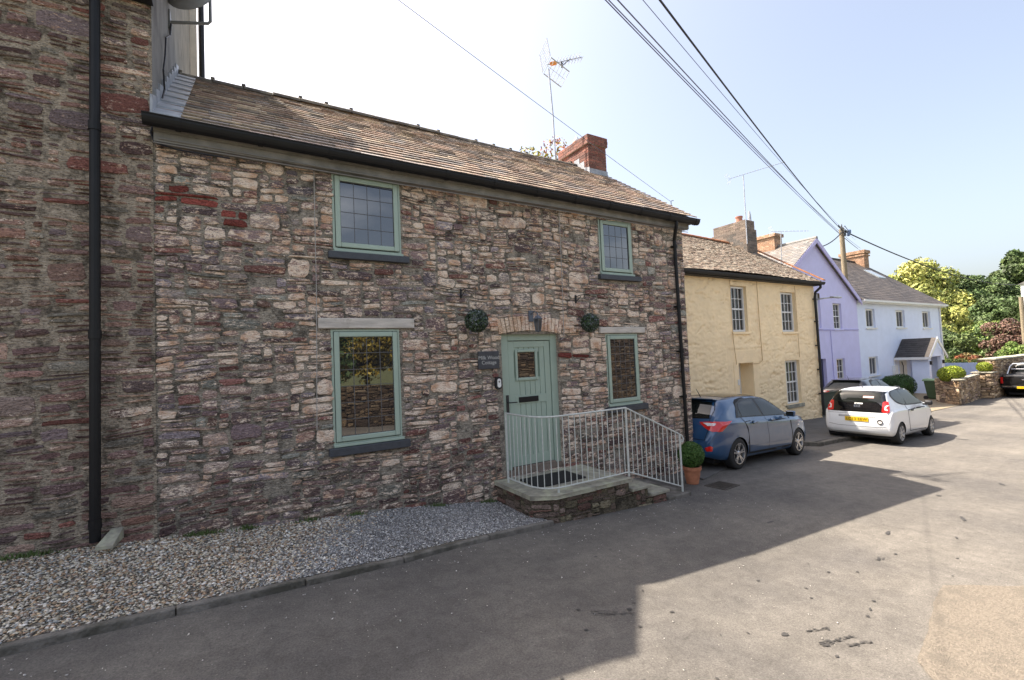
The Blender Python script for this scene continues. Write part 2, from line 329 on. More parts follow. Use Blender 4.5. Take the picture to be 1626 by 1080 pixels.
def asphalt():
    m = bpy.data.materials.new('worn_asphalt'); t, p = nodes_of(m); L = t.links.new
    p.inputs['Roughness'].default_value = .9; p.inputs['Specular IOR Level'].default_value = .25
    tc = N(t, 'ShaderNodeTexCoord')
    n1 = N(t, 'ShaderNodeTexNoise', Scale=.55, Detail=7.0, Roughness=.6); L(tc.outputs['Object'], n1.inputs['Vector'])
    n2 = N(t, 'ShaderNodeTexNoise', Scale=75.0, Detail=5.0, Roughness=.85); L(tc.outputs['Object'], n2.inputs['Vector'])
    cr = N(t, 'ShaderNodeValToRGB'); e = cr.color_ramp.elements
    e[0].position = .34; e[0].color = (.098, .091, .084, 1); e[1].position = .68; e[1].color = (.160, .146, .127, 1)
    L(n1.outputs['Fac'], cr.inputs['Fac'])
    mr = N(t, 'ShaderNodeMapRange'); mr.inputs['From Min'].default_value = .3; mr.inputs['From Max'].default_value = .7
    mr.inputs['To Min'].default_value = .5; mr.inputs['To Max'].default_value = 1.5; L(n2.outputs['Fac'], mr.inputs['Value'])
    # long wheel-polished bands and seams along the street
    mp = N(t, 'ShaderNodeMapping'); mp.inputs['Scale'].default_value = (.10, 1.1, 1); L(tc.outputs['Object'], mp.inputs['Vector'])
    n3 = N(t, 'ShaderNodeTexNoise', Scale=1.0, Detail=6.0, Roughness=.7); L(mp.outputs[0], n3.inputs['Vector'])
    m3 = N(t, 'ShaderNodeMapRange'); m3.inputs['From Min'].default_value = .35; m3.inputs['From Max'].default_value = .65
    m3.inputs['To Min'].default_value = .86; m3.inputs['To Max'].default_value = 1.12; L(n3.outputs['Fac'], m3.inputs['Value'])
    ml = N(t, 'ShaderNodeMath', operation='MULTIPLY'); L(mr.outputs[0], ml.inputs[0]); L(m3.outputs[0], ml.inputs[1])
    n7 = N(t, 'ShaderNodeTexNoise', Scale=7.0, Detail=8.0, Roughness=.75, Distortion=.5); L(tc.outputs['Object'], n7.inputs['Vector'])
    m7 = N(t, 'ShaderNodeMapRange'); m7.inputs['From Min'].default_value = .32; m7.inputs['From Max'].default_value = .68; m7.inputs['To Min'].default_value = .80; m7.inputs['To Max'].default_value = 1.2; L(n7.outputs['Fac'], m7.inputs['Value'])
    ml2 = N(t, 'ShaderNodeMath', operation='MULTIPLY'); L(ml.outputs[0], ml2.inputs[0]); L(m7.outputs[0], ml2.inputs[1]); ml = ml2
    sc = N(t, 'ShaderNodeVectorMath', operation='SCALE'); L(cr.outputs['Color'], sc.inputs[0]); L(ml.outputs[0], sc.inputs['Scale'])
    # pale aggregate specks
    vo = N(t, 'ShaderNodeTexVoronoi', Scale=34.0); L(tc.outputs['Object'], vo.inputs['Vector'])
    lt = N(t, 'ShaderNodeMath', operation='LESS_THAN'); lt.inputs[1].default_value = .14; L(vo.outputs['Distance'], lt.inputs[0])
    sep = N(t, 'ShaderNodeSeparateColor'); L(vo.outputs['Color'], sep.inputs[0])
    gt = N(t, 'ShaderNodeMath', operation='GREATER_THAN'); gt.inputs[1].default_value = .93; L(sep.outputs[0], gt.inputs[0])
    am = N(t, 'ShaderNodeMath', operation='MULTIPLY'); L(lt.outputs[0], am.inputs[0]); L(gt.outputs[0], am.inputs[1])
    mx = N(t, 'ShaderNodeMix', data_type='RGBA'); mx.inputs['B'].default_value = (.30, .28, .24, 1); L(am.outputs[0], mx.inputs['Factor']); L(sc.outputs[0], mx.inputs['A'])
    # cracks
    nd = N(t, 'ShaderNodeTexNoise', Scale=2.5, Detail=4.0); L(tc.outputs['Object'], nd.inputs['Vector'])
    ad = N(t, 'ShaderNodeMix', data_type='VECTOR'); ad.inputs['Factor'].default_value = .12; L(tc.outputs['Object'], ad.inputs['A']); L(nd.outputs['Color'], ad.inputs['B'])
    vc = N(t, 'ShaderNodeTexVoronoi', Scale=.55, feature='DISTANCE_TO_EDGE'); L(ad.outputs['Result'], vc.inputs['Vector'])
    c1 = N(t, 'ShaderNodeMapRange'); c1.inputs['From Min'].default_value = .001; c1.inputs['From Max'].default_value = .007
    c1.inputs['To Min'].default_value = .90; c1.inputs['To Max'].default_value = 1; L(vc.outputs['Distance'], c1.inputs['Value'])
    nm = N(t, 'ShaderNodeTexNoise', Scale=.8, Detail=2.0); L(tc.outputs['Object'], nm.inputs['Vector'])
    nm2 = N(t, 'ShaderNodeMapRange'); nm2.inputs['From Min'].default_value = .60; nm2.inputs['From Max'].default_value = .64; L(nm.outputs['Fac'], nm2.inputs['Value'])
    cm = N(t, 'ShaderNodeMix', data_type='FLOAT'); cm.inputs['A'].default_value = 1; L(nm2.outputs[0], cm.inputs['Factor']); L(c1.outputs[0], cm.inputs['B'])
    s2 = N(t, 'ShaderNodeVectorMath', operation='SCALE'); L(mx.outputs['Result'], s2.inputs[0]); L(cm.outputs[0], s2.inputs['Scale'])
    L(s2.outputs[0], p.inputs['Base Color'])
    bp = N(t, 'ShaderNodeBump', Strength=.8, Distance=.008); L(n2.outputs['Fac'], bp.inputs['Height']); L(bp.outputs[0], p.inputs['Normal'])
    return m
M_ASPH = asphalt()
M_EARTH = pm('earth_and_grass', (.10, .11, .04), .95, .4, 1.2, .4, 8)
M_KERB = pm('concrete_kerb', (.17, .155, .135), .9, .3, 9, .7, 40, dirt=(.075, .07, .055), dscale=4, dth=(.42, .62))
M_PAVE = pm('pavement', (.11, .105, .10), .9, .25, 4, .5, 80, dirt=(.08, .08, .075), dscale=2)
M_PATCH = pm('buff_surfacing', (.158, .134, .106), .95, .32, 45, .8, 90, dirt=(.115, .10, .08), dscale=4)
M_DRIVE = pm('buff_drive', (.22, .18, .12), .95, .2, 12, .3, 60)
M_STAIN = pm('oil_stain', (.040, .037, .034), .7, .4, 20)
M_GRAVELBASE = pm('gravel_bed', (.13, .115, .09), .95, .4, 40, .5, 90)

def road_z(x, y):
    return gza(x) + 0.0*y
# ground under everything, one sheet to the horizon
xs = np.concatenate([np.linspace(-400, -40, 10), np.linspace(-38, 60, 99), np.linspace(64, 900, 40)])
ys = np.array([-600, -200, -60, -20, -4.6, 0, 3, 6, 9, 12, 20, 40, 80, 200, 500])
V = np.array([[x, y, gz(x)-.03] for x in xs for y in ys]); ny = len(ys)
F = np.array([[i*ny+j, (i+1)*ny+j, (i+1)*ny+j+1, i*ny+j+1] for i in range(len(xs)-1) for j in range(ny-1)])
tag(np_mesh('ground', V, F, M_EARTH, smooth=True), kind='structure')
# the street: Y from -4.5 to the houses
def sheet(name, pts_fn, x0, x1, nx, mat, dz, yl, yh, ny=6):
    xx = np.linspace(x0, x1, nx); vs = []; fs = []
    for x in xx:
        a, b = yl(x), yh(x)
        for j in range(ny): vs.append((x, a+(b-a)*j/(ny-1), gz(x)+dz))
    for i in range(nx-1):
        for j in range(ny-1): fs.append((i*ny+j, (i+1)*ny+j, (i+1)*ny+j+1, i*ny+j+1))
    return tag(np_mesh(name, np.array(vs), np.array(fs), mat, smooth=True), kind='structure')
sheet('road', None, -38, 60, 197, M_ASPH, 0, lambda x: -4.5, lambda x: 12.3)
# buff concrete patch near right corner
mb = MB(); P = [(5.68, 1.74), (5.2, 1.66), (4.6, 1.52), (4.02, 1.40), (3.72, 1.12), (3.4, .5), (4.4, -.6), (7.4, -1.1), (9.6, -.9), (8.8, .5), (7.2, 1.05), (6.25, 1.35)]
q = []
for i in range(len(P)):
    a, b = Vector(P[i]), Vector(P[(i+1) % len(P)])
    for k in range(8):
        c = a.lerp(b, k/8); j = .007; q.append((c.x+rnd.uniform(-j, j), c.y+rnd.uniform(-j, j)))
mb.poly([(x, y, gz(x)+.012) for x, y in q]); tag(mb.build('road_patch', M_PATCH), kind='structure')
# worn spots and drips of oil
mb = MB()
def blob(cx, cy, rx, ry, ang, n=22, jit=.25):
    ca, sa = math.cos(ang), math.sin(ang); ps = []
    for k in range(n):
        a = 2*math.pi*k/n; r = 1+rnd.uniform(-jit, jit); x = rx*r*math.cos(a); y = ry*r*math.sin(a)
        X = cx+x*ca-y*sa; Y = cy+x*sa+y*ca; ps.append((X, Y, gz(X)+.006))
    mb.poly(ps)
for (cx, cy, rx, ry, a) in [(3.58, 2.06, .032, .02, 0), (3.70, 1.84, .035, .024, -.6), (3.62, 1.72, .018, .012, 0), (2.75, 2.86, .028, .02, 0), (3.05, 2.68, .022, .014, 0), (2.35, 3.02, .02, .015, 0), (2.62, 2.62, .016, .014, 0), (2.2, 2.75, .02, .012, 0),
    (5.1, 2.45, .022, .014, 0), (5.35, 2.3, .02, .012, 0), (5.9, 2.32, .07, .014, .3), (6.2, 2.28, .03, .01, 0), (6.9, 2.6, .09, .02, .2), (4.45, 1.86, .018, .014, 0), (4.6, 1.9, .03, .01, .4),
    (4.8, 1.95, .02, .014, 0), (8.4, 2.3, .12, .025, .4), (6.1, 3.6, .07, .02, 0), (9.6, 2.9, .05, .03, 0), (4.3, 2.7, .02, .012, 0), (3.3, 3.9, .02, .012, 0), (7.4, 2.1, .04, .012, .3), (11.5, 2.6, .10, .03, .5), (4.9, 3.1, .014, .01, 0)]:
    blob(cx, cy, rx, ry, a)
for (ax, ay, bx, by, wd, nn_) in ((3.78, 1.99, 3.96, 1.93, .016, 26), (3.70, 1.85, 4.02, 1.78, .018, 60), (3.84, 1.74, 4.05, 1.68, .013, 34), (2.42, 2.92, 2.75, 2.80, .05, 50), (5.83, 2.32, 6.0, 2.28, .02, 18)):
    for k in range(nn_):
        t = rnd.random()**1.3; blob(ax+(bx-ax)*t+rnd.gauss(0, .006), ay+(by-ay)*t+rnd.gauss(0, wd*.6), rnd.uniform(.006, .022), rnd.uniform(.002, .006), -.3+rnd.uniform(-.15, .15), 8, .4)
for k in range(60):
    cx, cy = rnd.uniform(1.5, 16), rnd.uniform(1.6, 4.6); blob(cx, cy, rnd.uniform(.006, .016)*(1+cx*.06), rnd.uniform(.005, .012), rnd.uniform(0, 3), 9)
for k in range(9):                       # scrape marks
    x0 = 2.45+rnd.uniform(0, .5); y0 = 2.85-rnd.uniform(0, .3); 0 and blob(x0, y0, rnd.uniform(.03, .08), .003, -.35, 12)
    x0 = 3.72+rnd.uniform(0, .3); y0 = 1.82-rnd.uniform(0, .15); 0 and blob(x0, y0, rnd.uniform(.03, .07), .003, -.6, 12)
tag(mb.build('oil_stains', M_STAIN), kind='structure')
# square of disturbed tarmac round the drain (brownish line) is in the grate
# kerb of the gravel bed
KA, KB = Vector((-3.4, 4.0)), Vector((3.52, 4.97))
def kerb_line(name, pts, w, h, mat, dz=0.0):
    m = MB(); n = len(pts); prev = None
    for i in range(n-1):
        a, b = Vector(pts[i]), Vector(pts[i+1]); seg = max(1, int((b-a).length/.9))
        t = (b-a).normalized(); nn = Vector((-t.y, t.x))
        for k in range(seg):
            p, q2 = a.lerp(b, k/seg)+t*.004, a.lerp(b, (k+1)/seg)-t*.004
            dd = rnd.uniform(-.010, .006)
            c = [p, q2, q2+nn*w, p+nn*w]
            m.hexa([(v.x, v.y, gz(v.x)-.1) for v in c]+[(v.x, v.y, gz(v.x)+h+dd) for v in c])
    o = m.build(name, mat, bevel=.012); return tag(o, kind='structure')
kerb_line('kerb', [(-3.4, 4.03), (-1.3, 4.25), (1.4, 4.52), (3.56, 5.0)], .07, .055, M_KERB)
mb = MB(); GB_ = ([(x, y, gz(x)+.045) for x, y in [(-3.4, 4.06), (-1.9, 4.22), (-.77, 4.34), (.15, 4.42), (1.92, 4.68), (3.5, 5.02), (3.5, 6.25), (1.92, 6.25), (.15, 6.25), (-.77, 6.25), (-1.9, 6.25), (-3.4, 6.25)]])
for k in range(5): mb.poly([GB_[k], GB_[k+1], GB_[10-k], GB_[11-k]])
tag(mb.build('gravel_base', M_GRAVELBASE), kind='structure')
def grains(name, n, xr, yr, size, pal, zoff=.05, seed=1, cond=None, flat=.6, cluster=None):
    g = np.random.default_rng(seed)
    x = g.uniform(*xr, n); y = g.uniform(*yr, n)
    if cond is not None:
        k = cond(x, y, g); x, y = x[k], y[k]
    n = len(x); s = size*(.5+1.1*g.uniform(0, 1, n)**1.7)*np.where(g.uniform(0, 1, n) < .03, 1.5, 1)
    base = np.array([[1,0,0],[0,1,0],[-1,0,0],[0,-1,0],[0,0,1],[0,0,-1],[.6,.6,.5],[-.6,-.6,.5]], float)
    fc = np.array([[0,6,4],[6,1,4],[1,2,4],[2,7,4],[7,3,4],[3,0,4],[0,1,6],[2,3,7],[1,0,5],[2,1,5],[3,2,5],[0,3,5]])
    P = base[None]*(1+g.uniform(-.25, .25, (n, 8, 3)))*s[:, None, None]
    P[:, :, 0] *= g.uniform(.9, 1.5, n)[:, None]; P[:, :, 2] *= flat*g.uniform(.6, 1.2, n)[:, None]
    a = g.uniform(0, 6.28, n); tx = g.uniform(-.5, .5, n)
    z = P[:, :, 2]+P[:, :, 0]*tx[:, None]; px = P[:, :, 0].copy(); py = P[:, :, 1].copy()
    ca, sa = np.cos(a)[:, None], np.sin(a)[:, None]
    X = px*ca-py*sa+x[:, None]; Y = px*sa+py*ca+y[:, None]
    Z = z+gza(x)[:, None]+zoff+s[:, None]*.35*flat
    V = np.stack([X, Y, Z], 2).reshape(-1, 3); F = (fc[None]+np.arange(n)[:, None, None]*8).reshape(-1, 3)
    pal = np.array(pal); c = pal[g.integers(0, len(pal), n)]*g.uniform(.6, 1.25, n)[:, None]*(.85+.35*fbm(x*1.3, y*1.6, 21, 3))[:, None]
    C = np.ones((n, 8, 4)); C[:, :, :3] = c[:, None, :]
    return tag(np_mesh(name, V, F, M_GRAIN, C.reshape(-1, 4)), kind='stuff')
M_GRAIN = pm('gravel_stone', (1, 1, 1), .75, .2, 60, attr=True)
def kerb_y(x): return np.interp(x, [-3.4, -1.3, 1.4, 3.56], [4.03, 4.25, 4.52, 5.0])+.08
def split(x, y): return x > .55+.9*(y-4.5)/1.7*-1+.35
PB = [(.52,.46,.35),(.60,.55,.46),(.34,.23,.14),(.46,.34,.21),(.70,.66,.60),(.22,.18,.15),(.28,.29,.28),(.40,.27,.18),(.56,.50,.38),(.62,.56,.47)]
PG = [(.27,.265,.265),(.34,.335,.335),(.20,.195,.195),(.45,.44,.42),(.30,.275,.25),(.15,.15,.155),(.62,.60,.56)]
def edge(x): return x + .5*fbm(x*1.0, x*0, 3)
mixf = lambda x, y, g: (x + (y-5.2)*-.55 + g.normal(0, .22, len(x)))
o1 = grains('pebble_gravel', 52000, (-3.2, 2.8), (4.1, 6.2), .0098, PB, .05, 1, lambda x, y, g: (y > kerb_y(x)) & (mixf(x, y, g) < .55+g.uniform(0, .5, len(x))))
tag(o1, 'loose buff and brown pebbles between the stone wall and the kerb', 'gravel')
o2 = grains('chipping_gravel', 70000, (-.6, 3.5), (4.1, 6.2), .0072, PG, .05, 2, lambda x, y, g: (y > kerb_y(x)) & (mixf(x, y, g) > .35+g.uniform(0, .5, len(x))) & ~((x > 3.36) & (y > 5.3)))
tag(o2, 'fine grey chippings between the cottage wall and the kerb by the steps', 'gravel')
o3 = grains('scattered_chippings', 2600, (-1.8, 7.0), (1.5, 5.0), .0055, [(.6,.57,.5),(.5,.48,.45),(.35,.33,.3)], .004, 3,
    lambda x, y, g: (y < kerb_y(x)-.12) & (g.uniform(0, 1, len(x)) < np.exp(-((kerb_y(x)-y)/.5))+.03+.5*np.exp(-((x-3.9)**2+(y-4.6)**2)/.25)))
tag(o3, 'pale stray chippings scattered over the tarmac near the kerb and steps', 'gravel')
# low weeds at the foot of the wall
g = np.random.default_rng(5); cx = np.array([-1.75, -1.6, -.25, .1, .75, 1.3, 2.4, -.4, 3.2]); n = 700
ci = g.integers(0, len(cx), n); X = cx[ci]+g.normal(0, .07, n); Y = 6.15-np.abs(g.normal(0, .035, n)); 
V = []; 
for i in range(n):
    h = g.uniform(.02, .06); a = g.uniform(0, 6.28); dx, dy = math.cos(a)*.008, math.sin(a)*.008; z0 = gz(X[i])+.06+abs(X[i]-cx[ci[i]])*-.1
    lx, ly = g.normal(0, .02, 2); V += [(X[i]-dx, Y[i]-dy, z0), (X[i]+dx, Y[i]+dy, z0), (X[i]+lx, Y[i]+ly, z0+h)]
C = np.ones((len(V), 4)); C[:, :3] = (.09, .13, .04)
tag(np_mesh('weeds', np.array(V), np.arange(len(V)).reshape(-1, 3), M_LEAF, C), 'small green weeds growing along the foot of the stone wall', 'weeds', kind='stuff')
# far side of the street pavement (houses' side), beyond the blue car
def flat(name, pts, mat, h0, h1, bev=0):
    m = MB(); n = len(pts)
    b = [(x, y, gz(x)+h0) for x, y in pts]; t2 = [(x, y, gz(x)+h1) for x, y in pts]
    m._add(b+t2, [tuple(range(n, 2*n))]+[(i, (i+1) % n, n+(i+1) % n, n+i) for i in range(n)])
    return tag(m.build(name, mat, bevel=bev), kind='structure')
flat('pavement', [(13.0, 6.42), (17.0, 6.42), (20.5, 6.6), (20.5, 8.98), (13.0, 8.98)], M_PAVE, -.05, .10)
kerb_line('kerb', [(12.75, 8.9), (12.75, 6.62), (13.0, 6.25), (20.4, 6.40)], .14, .105, M_KERB)
flat('cobbled_apron', [(7.35, 5.55), (8.7, 5.95), (8.7, 6.25), (8.3, 8.4), (7.4, 6.2)], M_PAVE, -.02, .02)
flat('driveway', [(22.5, 7.45), (28.3, 7.52), (29.5, 8.5), (36, 9.9), (36, 12.1), (22.5, 12.1)], M_DRIVE, -.02, .012)

# ================================================================ rubble masonry
PAL = [((.148,.100,.090),.5), ((.122,.088,.084),.5), ((.165,.118,.102),.6), ((.098,.072,.074),.2), ((.175,.135,.115),.7), ((.140,.118,.108),.55), ((.20,.150,.125),.9),
       ((.120,.058,.050),.1), ((.140,.140,.122),.2), ((.138,.100,.094),.9), ((.22,.17,.145),1.1), ((.128,.108,.116),.3), ((.162,.104,.085),.7), ((.084,.058,.058),.0), ((.135,.095,.090),1.0), ((.106,.085,.085),.6)]
def masonry(mb, u0, u1, v0, v1, holes, seed, to3, cu=.056, cv=.034, wd=((2, 3, 4, 5, 6, 7, 9, 11), (4, 5, 6, 6, 5, 4, 2, 1)), hd=((1, 2, 3, 4), (3, 6, 3, 1)),
            gap=.006, prot=(.006, .028), pal=PAL, wobble=.055, mortar=(.170, .150, .122), colfn=None, bot=None, mstep=.25, nostone=(), skip=.05):
    """rubble stones laid over a mortar sheet; to3(u, v, depth) gives the place in the wall"""
    g = random.Random(seed); nu = int((u1-u0)/cu); nv = int((v1-v0)/cv)
    cu = (u1-u0)/nu; cv = (v1-v0)/nv
    occ = np.zeros((nu+1, nv+1), bool)
    def hole(u, v):
        for (a, b, c, d) in list(holes)+list(nostone):
            if a < u < b and c < v < d: return True
        return bool(bot and v < bot(u))
    for i in range(nu):
        for j in range(nv):
            if hole(u0+(i+.5)*cu, v0+(j+.5)*cv): occ[i, j] = True
    occ[nu, :] = True; occ[:, nv] = True
    ux = lambda u, v: u+wobble*.6*(float(vnoise(u*1.7, v*3.1, seed))-.5)
    vx = lambda u, v: v+wobble*1.6*(float(vnoise(u*.9, v*2.0, seed+5))-.5)+wobble*.5*(float(vnoise(u*4, v*5, seed+9))-.5)
    for j in range(nv):
        i = 0
        while i < nu:
            if occ[i, j]: i += 1; continue
            free = 1
            while i+free < nu and not occ[i+free, j] and free < 14: free += 1
            wv = g.choices(*wd)[0]; h = g.choices(*hd)[0]
            if g.random() < .05: wv, h = g.randint(4, 9), g.randint(4, 7)
            wv = min(wv, free)
            if free-wv == 1: wv = free if free < 10 else wv-1
            wv = max(1, wv)
            if wv <= 3: h = min(h, 3)
            while h > 1 and (j+h > nv or occ[i:i+wv, j:j+h].any()): h -= 1
            occ[i:i+wv, j:j+h] = True
            a, b, c, d = u0+i*cu, u0+(i+wv)*cu, v0+j*cv, v0+(j+h)*cv
            i += wv
            cx, cy, hw, hh = (a+b)/2, (c+d)/2, (b-a)/2-gap, (d-c)/2-gap*.8
            if g.random() < skip: continue
            col, al = g.choice(pal); k = g.uniform(.55, 1.35); gp = g.uniform(-.3, 1.7)*gap; hw = max(hw-gp, .012); hh = max(hh-gp*.8, .008); al = al*g.uniform(.3, 1.3)
            if colfn: col, al = colfn(cx, cy, col, al)
            dep = g.uniform(*prot); n = 14; ring = []
            ex = g.uniform(.30, .62); ph = g.uniform(-.05, .05)
            tl = [g.uniform(-.16, .16) for _ in range(4)]
            for q in range(n):
                an = 2*math.pi*(q+.5)/n; cs, sn = math.cos(an), math.sin(an)
                x = math.copysign(abs(cs)**ex, cs)*hw; y = math.copysign(abs(sn)**ex, sn)*hh
                y *= 1+(tl[0] if x > 0 else tl[1])*abs(x)/max(hw, .01); x *= 1+(tl[2] if y > 0 else tl[3])*.5*abs(y)/max(hh, .01)
                y += x*ph
                x += g.uniform(-.16, .16)*min(hw, .06); y += g.uniform(-.17, .17)*hh
                ring.append((x, y))
            vs = []
            for (f, dd) in ((1.0, -.008), (.92, dep*.72), (.60, dep)):
                for (x, y) in ring:
                    uu = cx+x*(f if hw < .08 else 1-(1-f)*.08/hw*1.2); vv = cy+y*f
                    vs.append(to3(ux(uu, vv), vx(uu, vv), dd+(g.uniform(-.0055, .0055) if dd > 0 else 0)))
            vs.append(to3(ux(cx, cy), vx(cx, cy), dep+g.uniform(-.003, .004)))
            fs = []
            for r in range(2):
                for q in range(n): fs.append((r*n+q, r*n+(q+1) % n, (r+1)*n+(q+1) % n, (r+1)*n+q))
            for q in range(n): fs.append((2*n+q, 2*n+(q+1) % n, 3*n))
            mb.col = (col[0]*k, col[1]*k, col[2]*k, al); mb._add(vs, fs)
    # mortar sheet, slightly uneven
    mb.col = (*mortar, -2.0)
    us = sorted(set([u0, u1]+[max(u0, min(u1, x)) for h_ in holes for x in h_[:2]])); vs_ = sorted(set([v0, v1]+[max(v0, min(v1, x)) for h_ in holes for x in h_[2:]]))
    def fine(L):
        o = []
        for a, b in zip(L[:-1], L[1:]):
            k = max(1, int((b-a)/mstep)); o += [a+(b-a)*q/k for q in range(k)]
        return o+[L[-1]]
    us, vs_ = fine(us), fine(vs_)
    for a, b in zip(us[:-1], us[1:]):
        for c, d in zip(vs_[:-1], vs_[1:]):
            if any(h_[0]-1e-6 <= a and b <= h_[1]+1e-6 and h_[2]-1e-6 <= c and d <= h_[3]+1e-6 for h_ in holes): continue
            mb.quad(to3(a, c, 0), to3(b, c, 0), to3(b, d, 0), to3(a, d, 0))
def reveal(mb, a, b, c, d, y0, dep, col):
    mb.col = col
    mb.quad((a, y0, c), (a, y0+dep, c), (a, y0+dep, d), (a, y0, d)); mb.quad((b, y0, c), (b, y0, d), (b, y0+dep, d), (b, y0+dep, c))
    mb.quad((a, y0, d), (a, y0+dep, d), (b, y0+dep, d), (b, y0, d)); mb.quad((a, y0, c), (b, y0, c), (b, y0+dep, c), (a, y0+dep, c))

def slates(mb, x0, x1, eave, ridge, sw, expo, th, pal, seed, jit=.004, skip=None, lift=.012, droop=None, wj=.25):
    """eave=(y,z) ridge=(y,z); courses of slates from eave to ridge"""
    g = random.Random(seed); dy, dz = ridge[0]-eave[0], ridge[1]-eave[1]; Ln = math.hypot(dy, dz); uy, uz = dy/Ln, dz/Ln; ny_, nz_ = -uz, uy
    rows = int(Ln/expo)+1
    for r in range(rows):
        v = r*expo; top = min(v+expo*1.25, Ln); x = x0-(sw*.5 if r % 2 else 0)+g.uniform(-.03, .03)
        while x < x1:
            wv = sw*g.uniform(1-wj, 1+wj); a, b = max(x, x0), min(x+wv-.004, x1); x += wv
            if b-a < .03: continue
            if skip and skip((a+b)/2, v): continue
            k = g.uniform(.7, 1.25); c = g.choice(pal); mb.col = (c[0]*k, c[1]*k, c[2]*k, 1)
            v0 = v+g.uniform(-jit, jit)*2; l0 = lift+g.uniform(0, jit); sag = droop((a+b)/2, v) if droop else 0
            def pt(X, vv, nn): return (X, eave[0]+uy*vv+ny_*nn, eave[1]+uz*vv+nz_*nn+sag)
            ln = g.uniform(-jit, jit)
            mb.hexa([pt(a, v0, l0-th), pt(b, v0, l0-th+ln), pt(b, top, -th), pt(a, top, -th), pt(a, v0, l0), pt(b, v0, l0+ln), pt(b, top, 0), pt(a, top, 0)])
# ================================================================ stone cottage
YF = 6.205
cot = empty('stone_cottage', (3.6, 6.2, -2.2), 'two-storey rubble stone cottage with sage green door and windows', 'cottage')
HO = {'A': (1.12, 2.02, 1.48, 2.52), 'B': (1.06, 1.95, -1.03, .47), 'C': (5.69, 6.51, 1.45, 2.48), 'D': (5.72, 6.53, -.94, .37), 'door': (3.56, 4.68, -1.84, .385)}
NOST = [(1.04, 2.12, 1.36, 1.5), (.98, 2.05, -1.15, -1.0), (.9, 2.17, .45, .63), (5.6, 6.68, 1.33, 1.47), (5.62, 6.64, -1.06, -.92), (5.57, 6.72, .36, .50), (3.5, 4.74, .36, .66), (3.5, 3.56, -1.8, .38)]
def redstones(x, z, col, al):
    for (cx, cz, rx, rz) in [(-.38, 1.98, .24, .10), (.02, 1.75, .18, .10), (4.95, -.05, .3, .05)]:
        if abs(x-cx) < rx and abs(z-cz) < rz: return (.13, .035, .028), -.6
    if z < -1.45+ .25*fbm(x*2, z, 4): al = al*.35; col = (col[0]*.82, col[1]*.78, col[2]*.75)
    if x > 4.5: al = al*1.12+.05
    return col, al
mb = MB(); mb.usecol = True
masonry(mb, -.72, 7.98, -2.42, 2.56, list(HO.values()), 11, lambda u, v, d: (u, YF-d, v), colfn=redstones, nostone=NOST)
for k, h_ in HO.items(): reveal(mb, *h_, YF, .22, (.17, .14, .12, .0))
cw = mb.build('wall', M_STONE, cot)
# gable ends and rear, plain rubble sheets
mb = MB(); mb.usecol = True
masonry(mb, YF, 11.8, -2.5, 2.62, [], 12, lambda u, v, d: (7.98+d, u, v), cu=.09, cv=.06)
mb.col = (.16, .13, .115, .5)
mb.poly([(7.98, YF, 2.62), (7.98, 11.8, 2.62), (7.98, 9.0, 4.8)]); mb.quad((-.72, 11.8, -2.5), (7.98, 11.8, -2.5), (7.98, 11.8, 2.7), (-.72, 11.8, 2.7))
mb.quad((-.72, YF+.4, 2.5), (7.98, YF+.4, 2.5), (7.98, 11.8, 2.5), (-.72, 11.8, 2.5))
mb.build('gable_wall', M_STONE, cot)

def lattice_window(name, X0, X1, Z0, Z1, cols, rows, yf, parent, sill=None, fw=.055, sw=.065, pane_mat=None):
    """outer frame > sash, pane, leading, sill"""
    m = MB()
    def ring(m, a, b, c, d, wd, y0, y1):
        m.box(a, a+wd, y0, y1, c, d); m.box(b-wd, b, y0, y1, c, d); m.box(a+wd, b-wd, y0, y1, c, c+wd); m.box(a+wd, b-wd, y0, y1, d-wd, d)
    ring(m, X0, X1, Z0, Z1, fw, yf, yf+.07)
    m.box(X0+.005, X1+.02, yf-.03, yf-.001, Z0, Z0+.035)
    fr = m.build(name, M_GREEN, parent, bevel=.005)
    m = MB(); e = .006; ring(m, X0+fw*.62, X1-fw*.62, Z0+fw*.62+.03, Z1-fw*.62, sw, yf-.022, yf-.002); s_ = m.build('sash', M_GREEN, fr, bevel=.010, seg=2)
    m = MB(); o = fw*.62+.002; ring(m, X0+o-.008, X1-o+.008, Z0+o+.022, Z1-o+.008, .008, yf-.004, yf-.0015); m.build('seal', M_BLACKM, fr)
    a, b, c, d = X0+fw*.62+sw, X1-fw*.62-sw, Z0+fw*.62+.03+sw, Z1-fw*.62-sw
    m = MB(); m.box(a-.01, b+.01, yf+.004, yf+.012, c-.01, d+.01); m.build('pane', pane_mat or M_GLASS, fr)
    m = MB(); lw = .004
    for i in range(1, cols): x = a+(b-a)*i/cols; m.box(x-lw, x+lw, yf+.001, yf+.0036, c, d)
    for j in range(1, rows): z = c+(d-c)*j/rows; m.box(a, b, yf-.0002, yf+.0034, z-lw, z+lw)
    ring(m, a-.001, b+.001, c-.001, d+.001, .007, yf-.0005, yf+.0032)
    m.build('leading', M_LEADING, fr)
    if sill:
        m = MB(); m.box(sill[0], sill[1], YF-.075, YF+.1, sill[2], sill[3]); m.build('sill', M_SILL, fr, bevel=.008)
    return fr
yw = 6.20
lattice_window('window', *HO['A'], 4, 4, yw, cot, (1.05, 2.11, 1.385, 1.475))
lattice_window('window', *HO['B'], 4, 6, yw, cot, (1.0, 2.04, -1.135, -1.035))
lattice_window('window', *HO['C'], 4, 4, yw, cot, (5.63, 6.66, 1.355, 1.445))
lattice_window('window', *HO['D'], 5, 8, yw, cot, (5.64, 6.66, -1.045, -.945))
m = MB(); m.box(.91, 2.16, YF-.045, YF+.1, .48, .615); m.build('lintel', M_LINTEL, cot, bevel=.012)
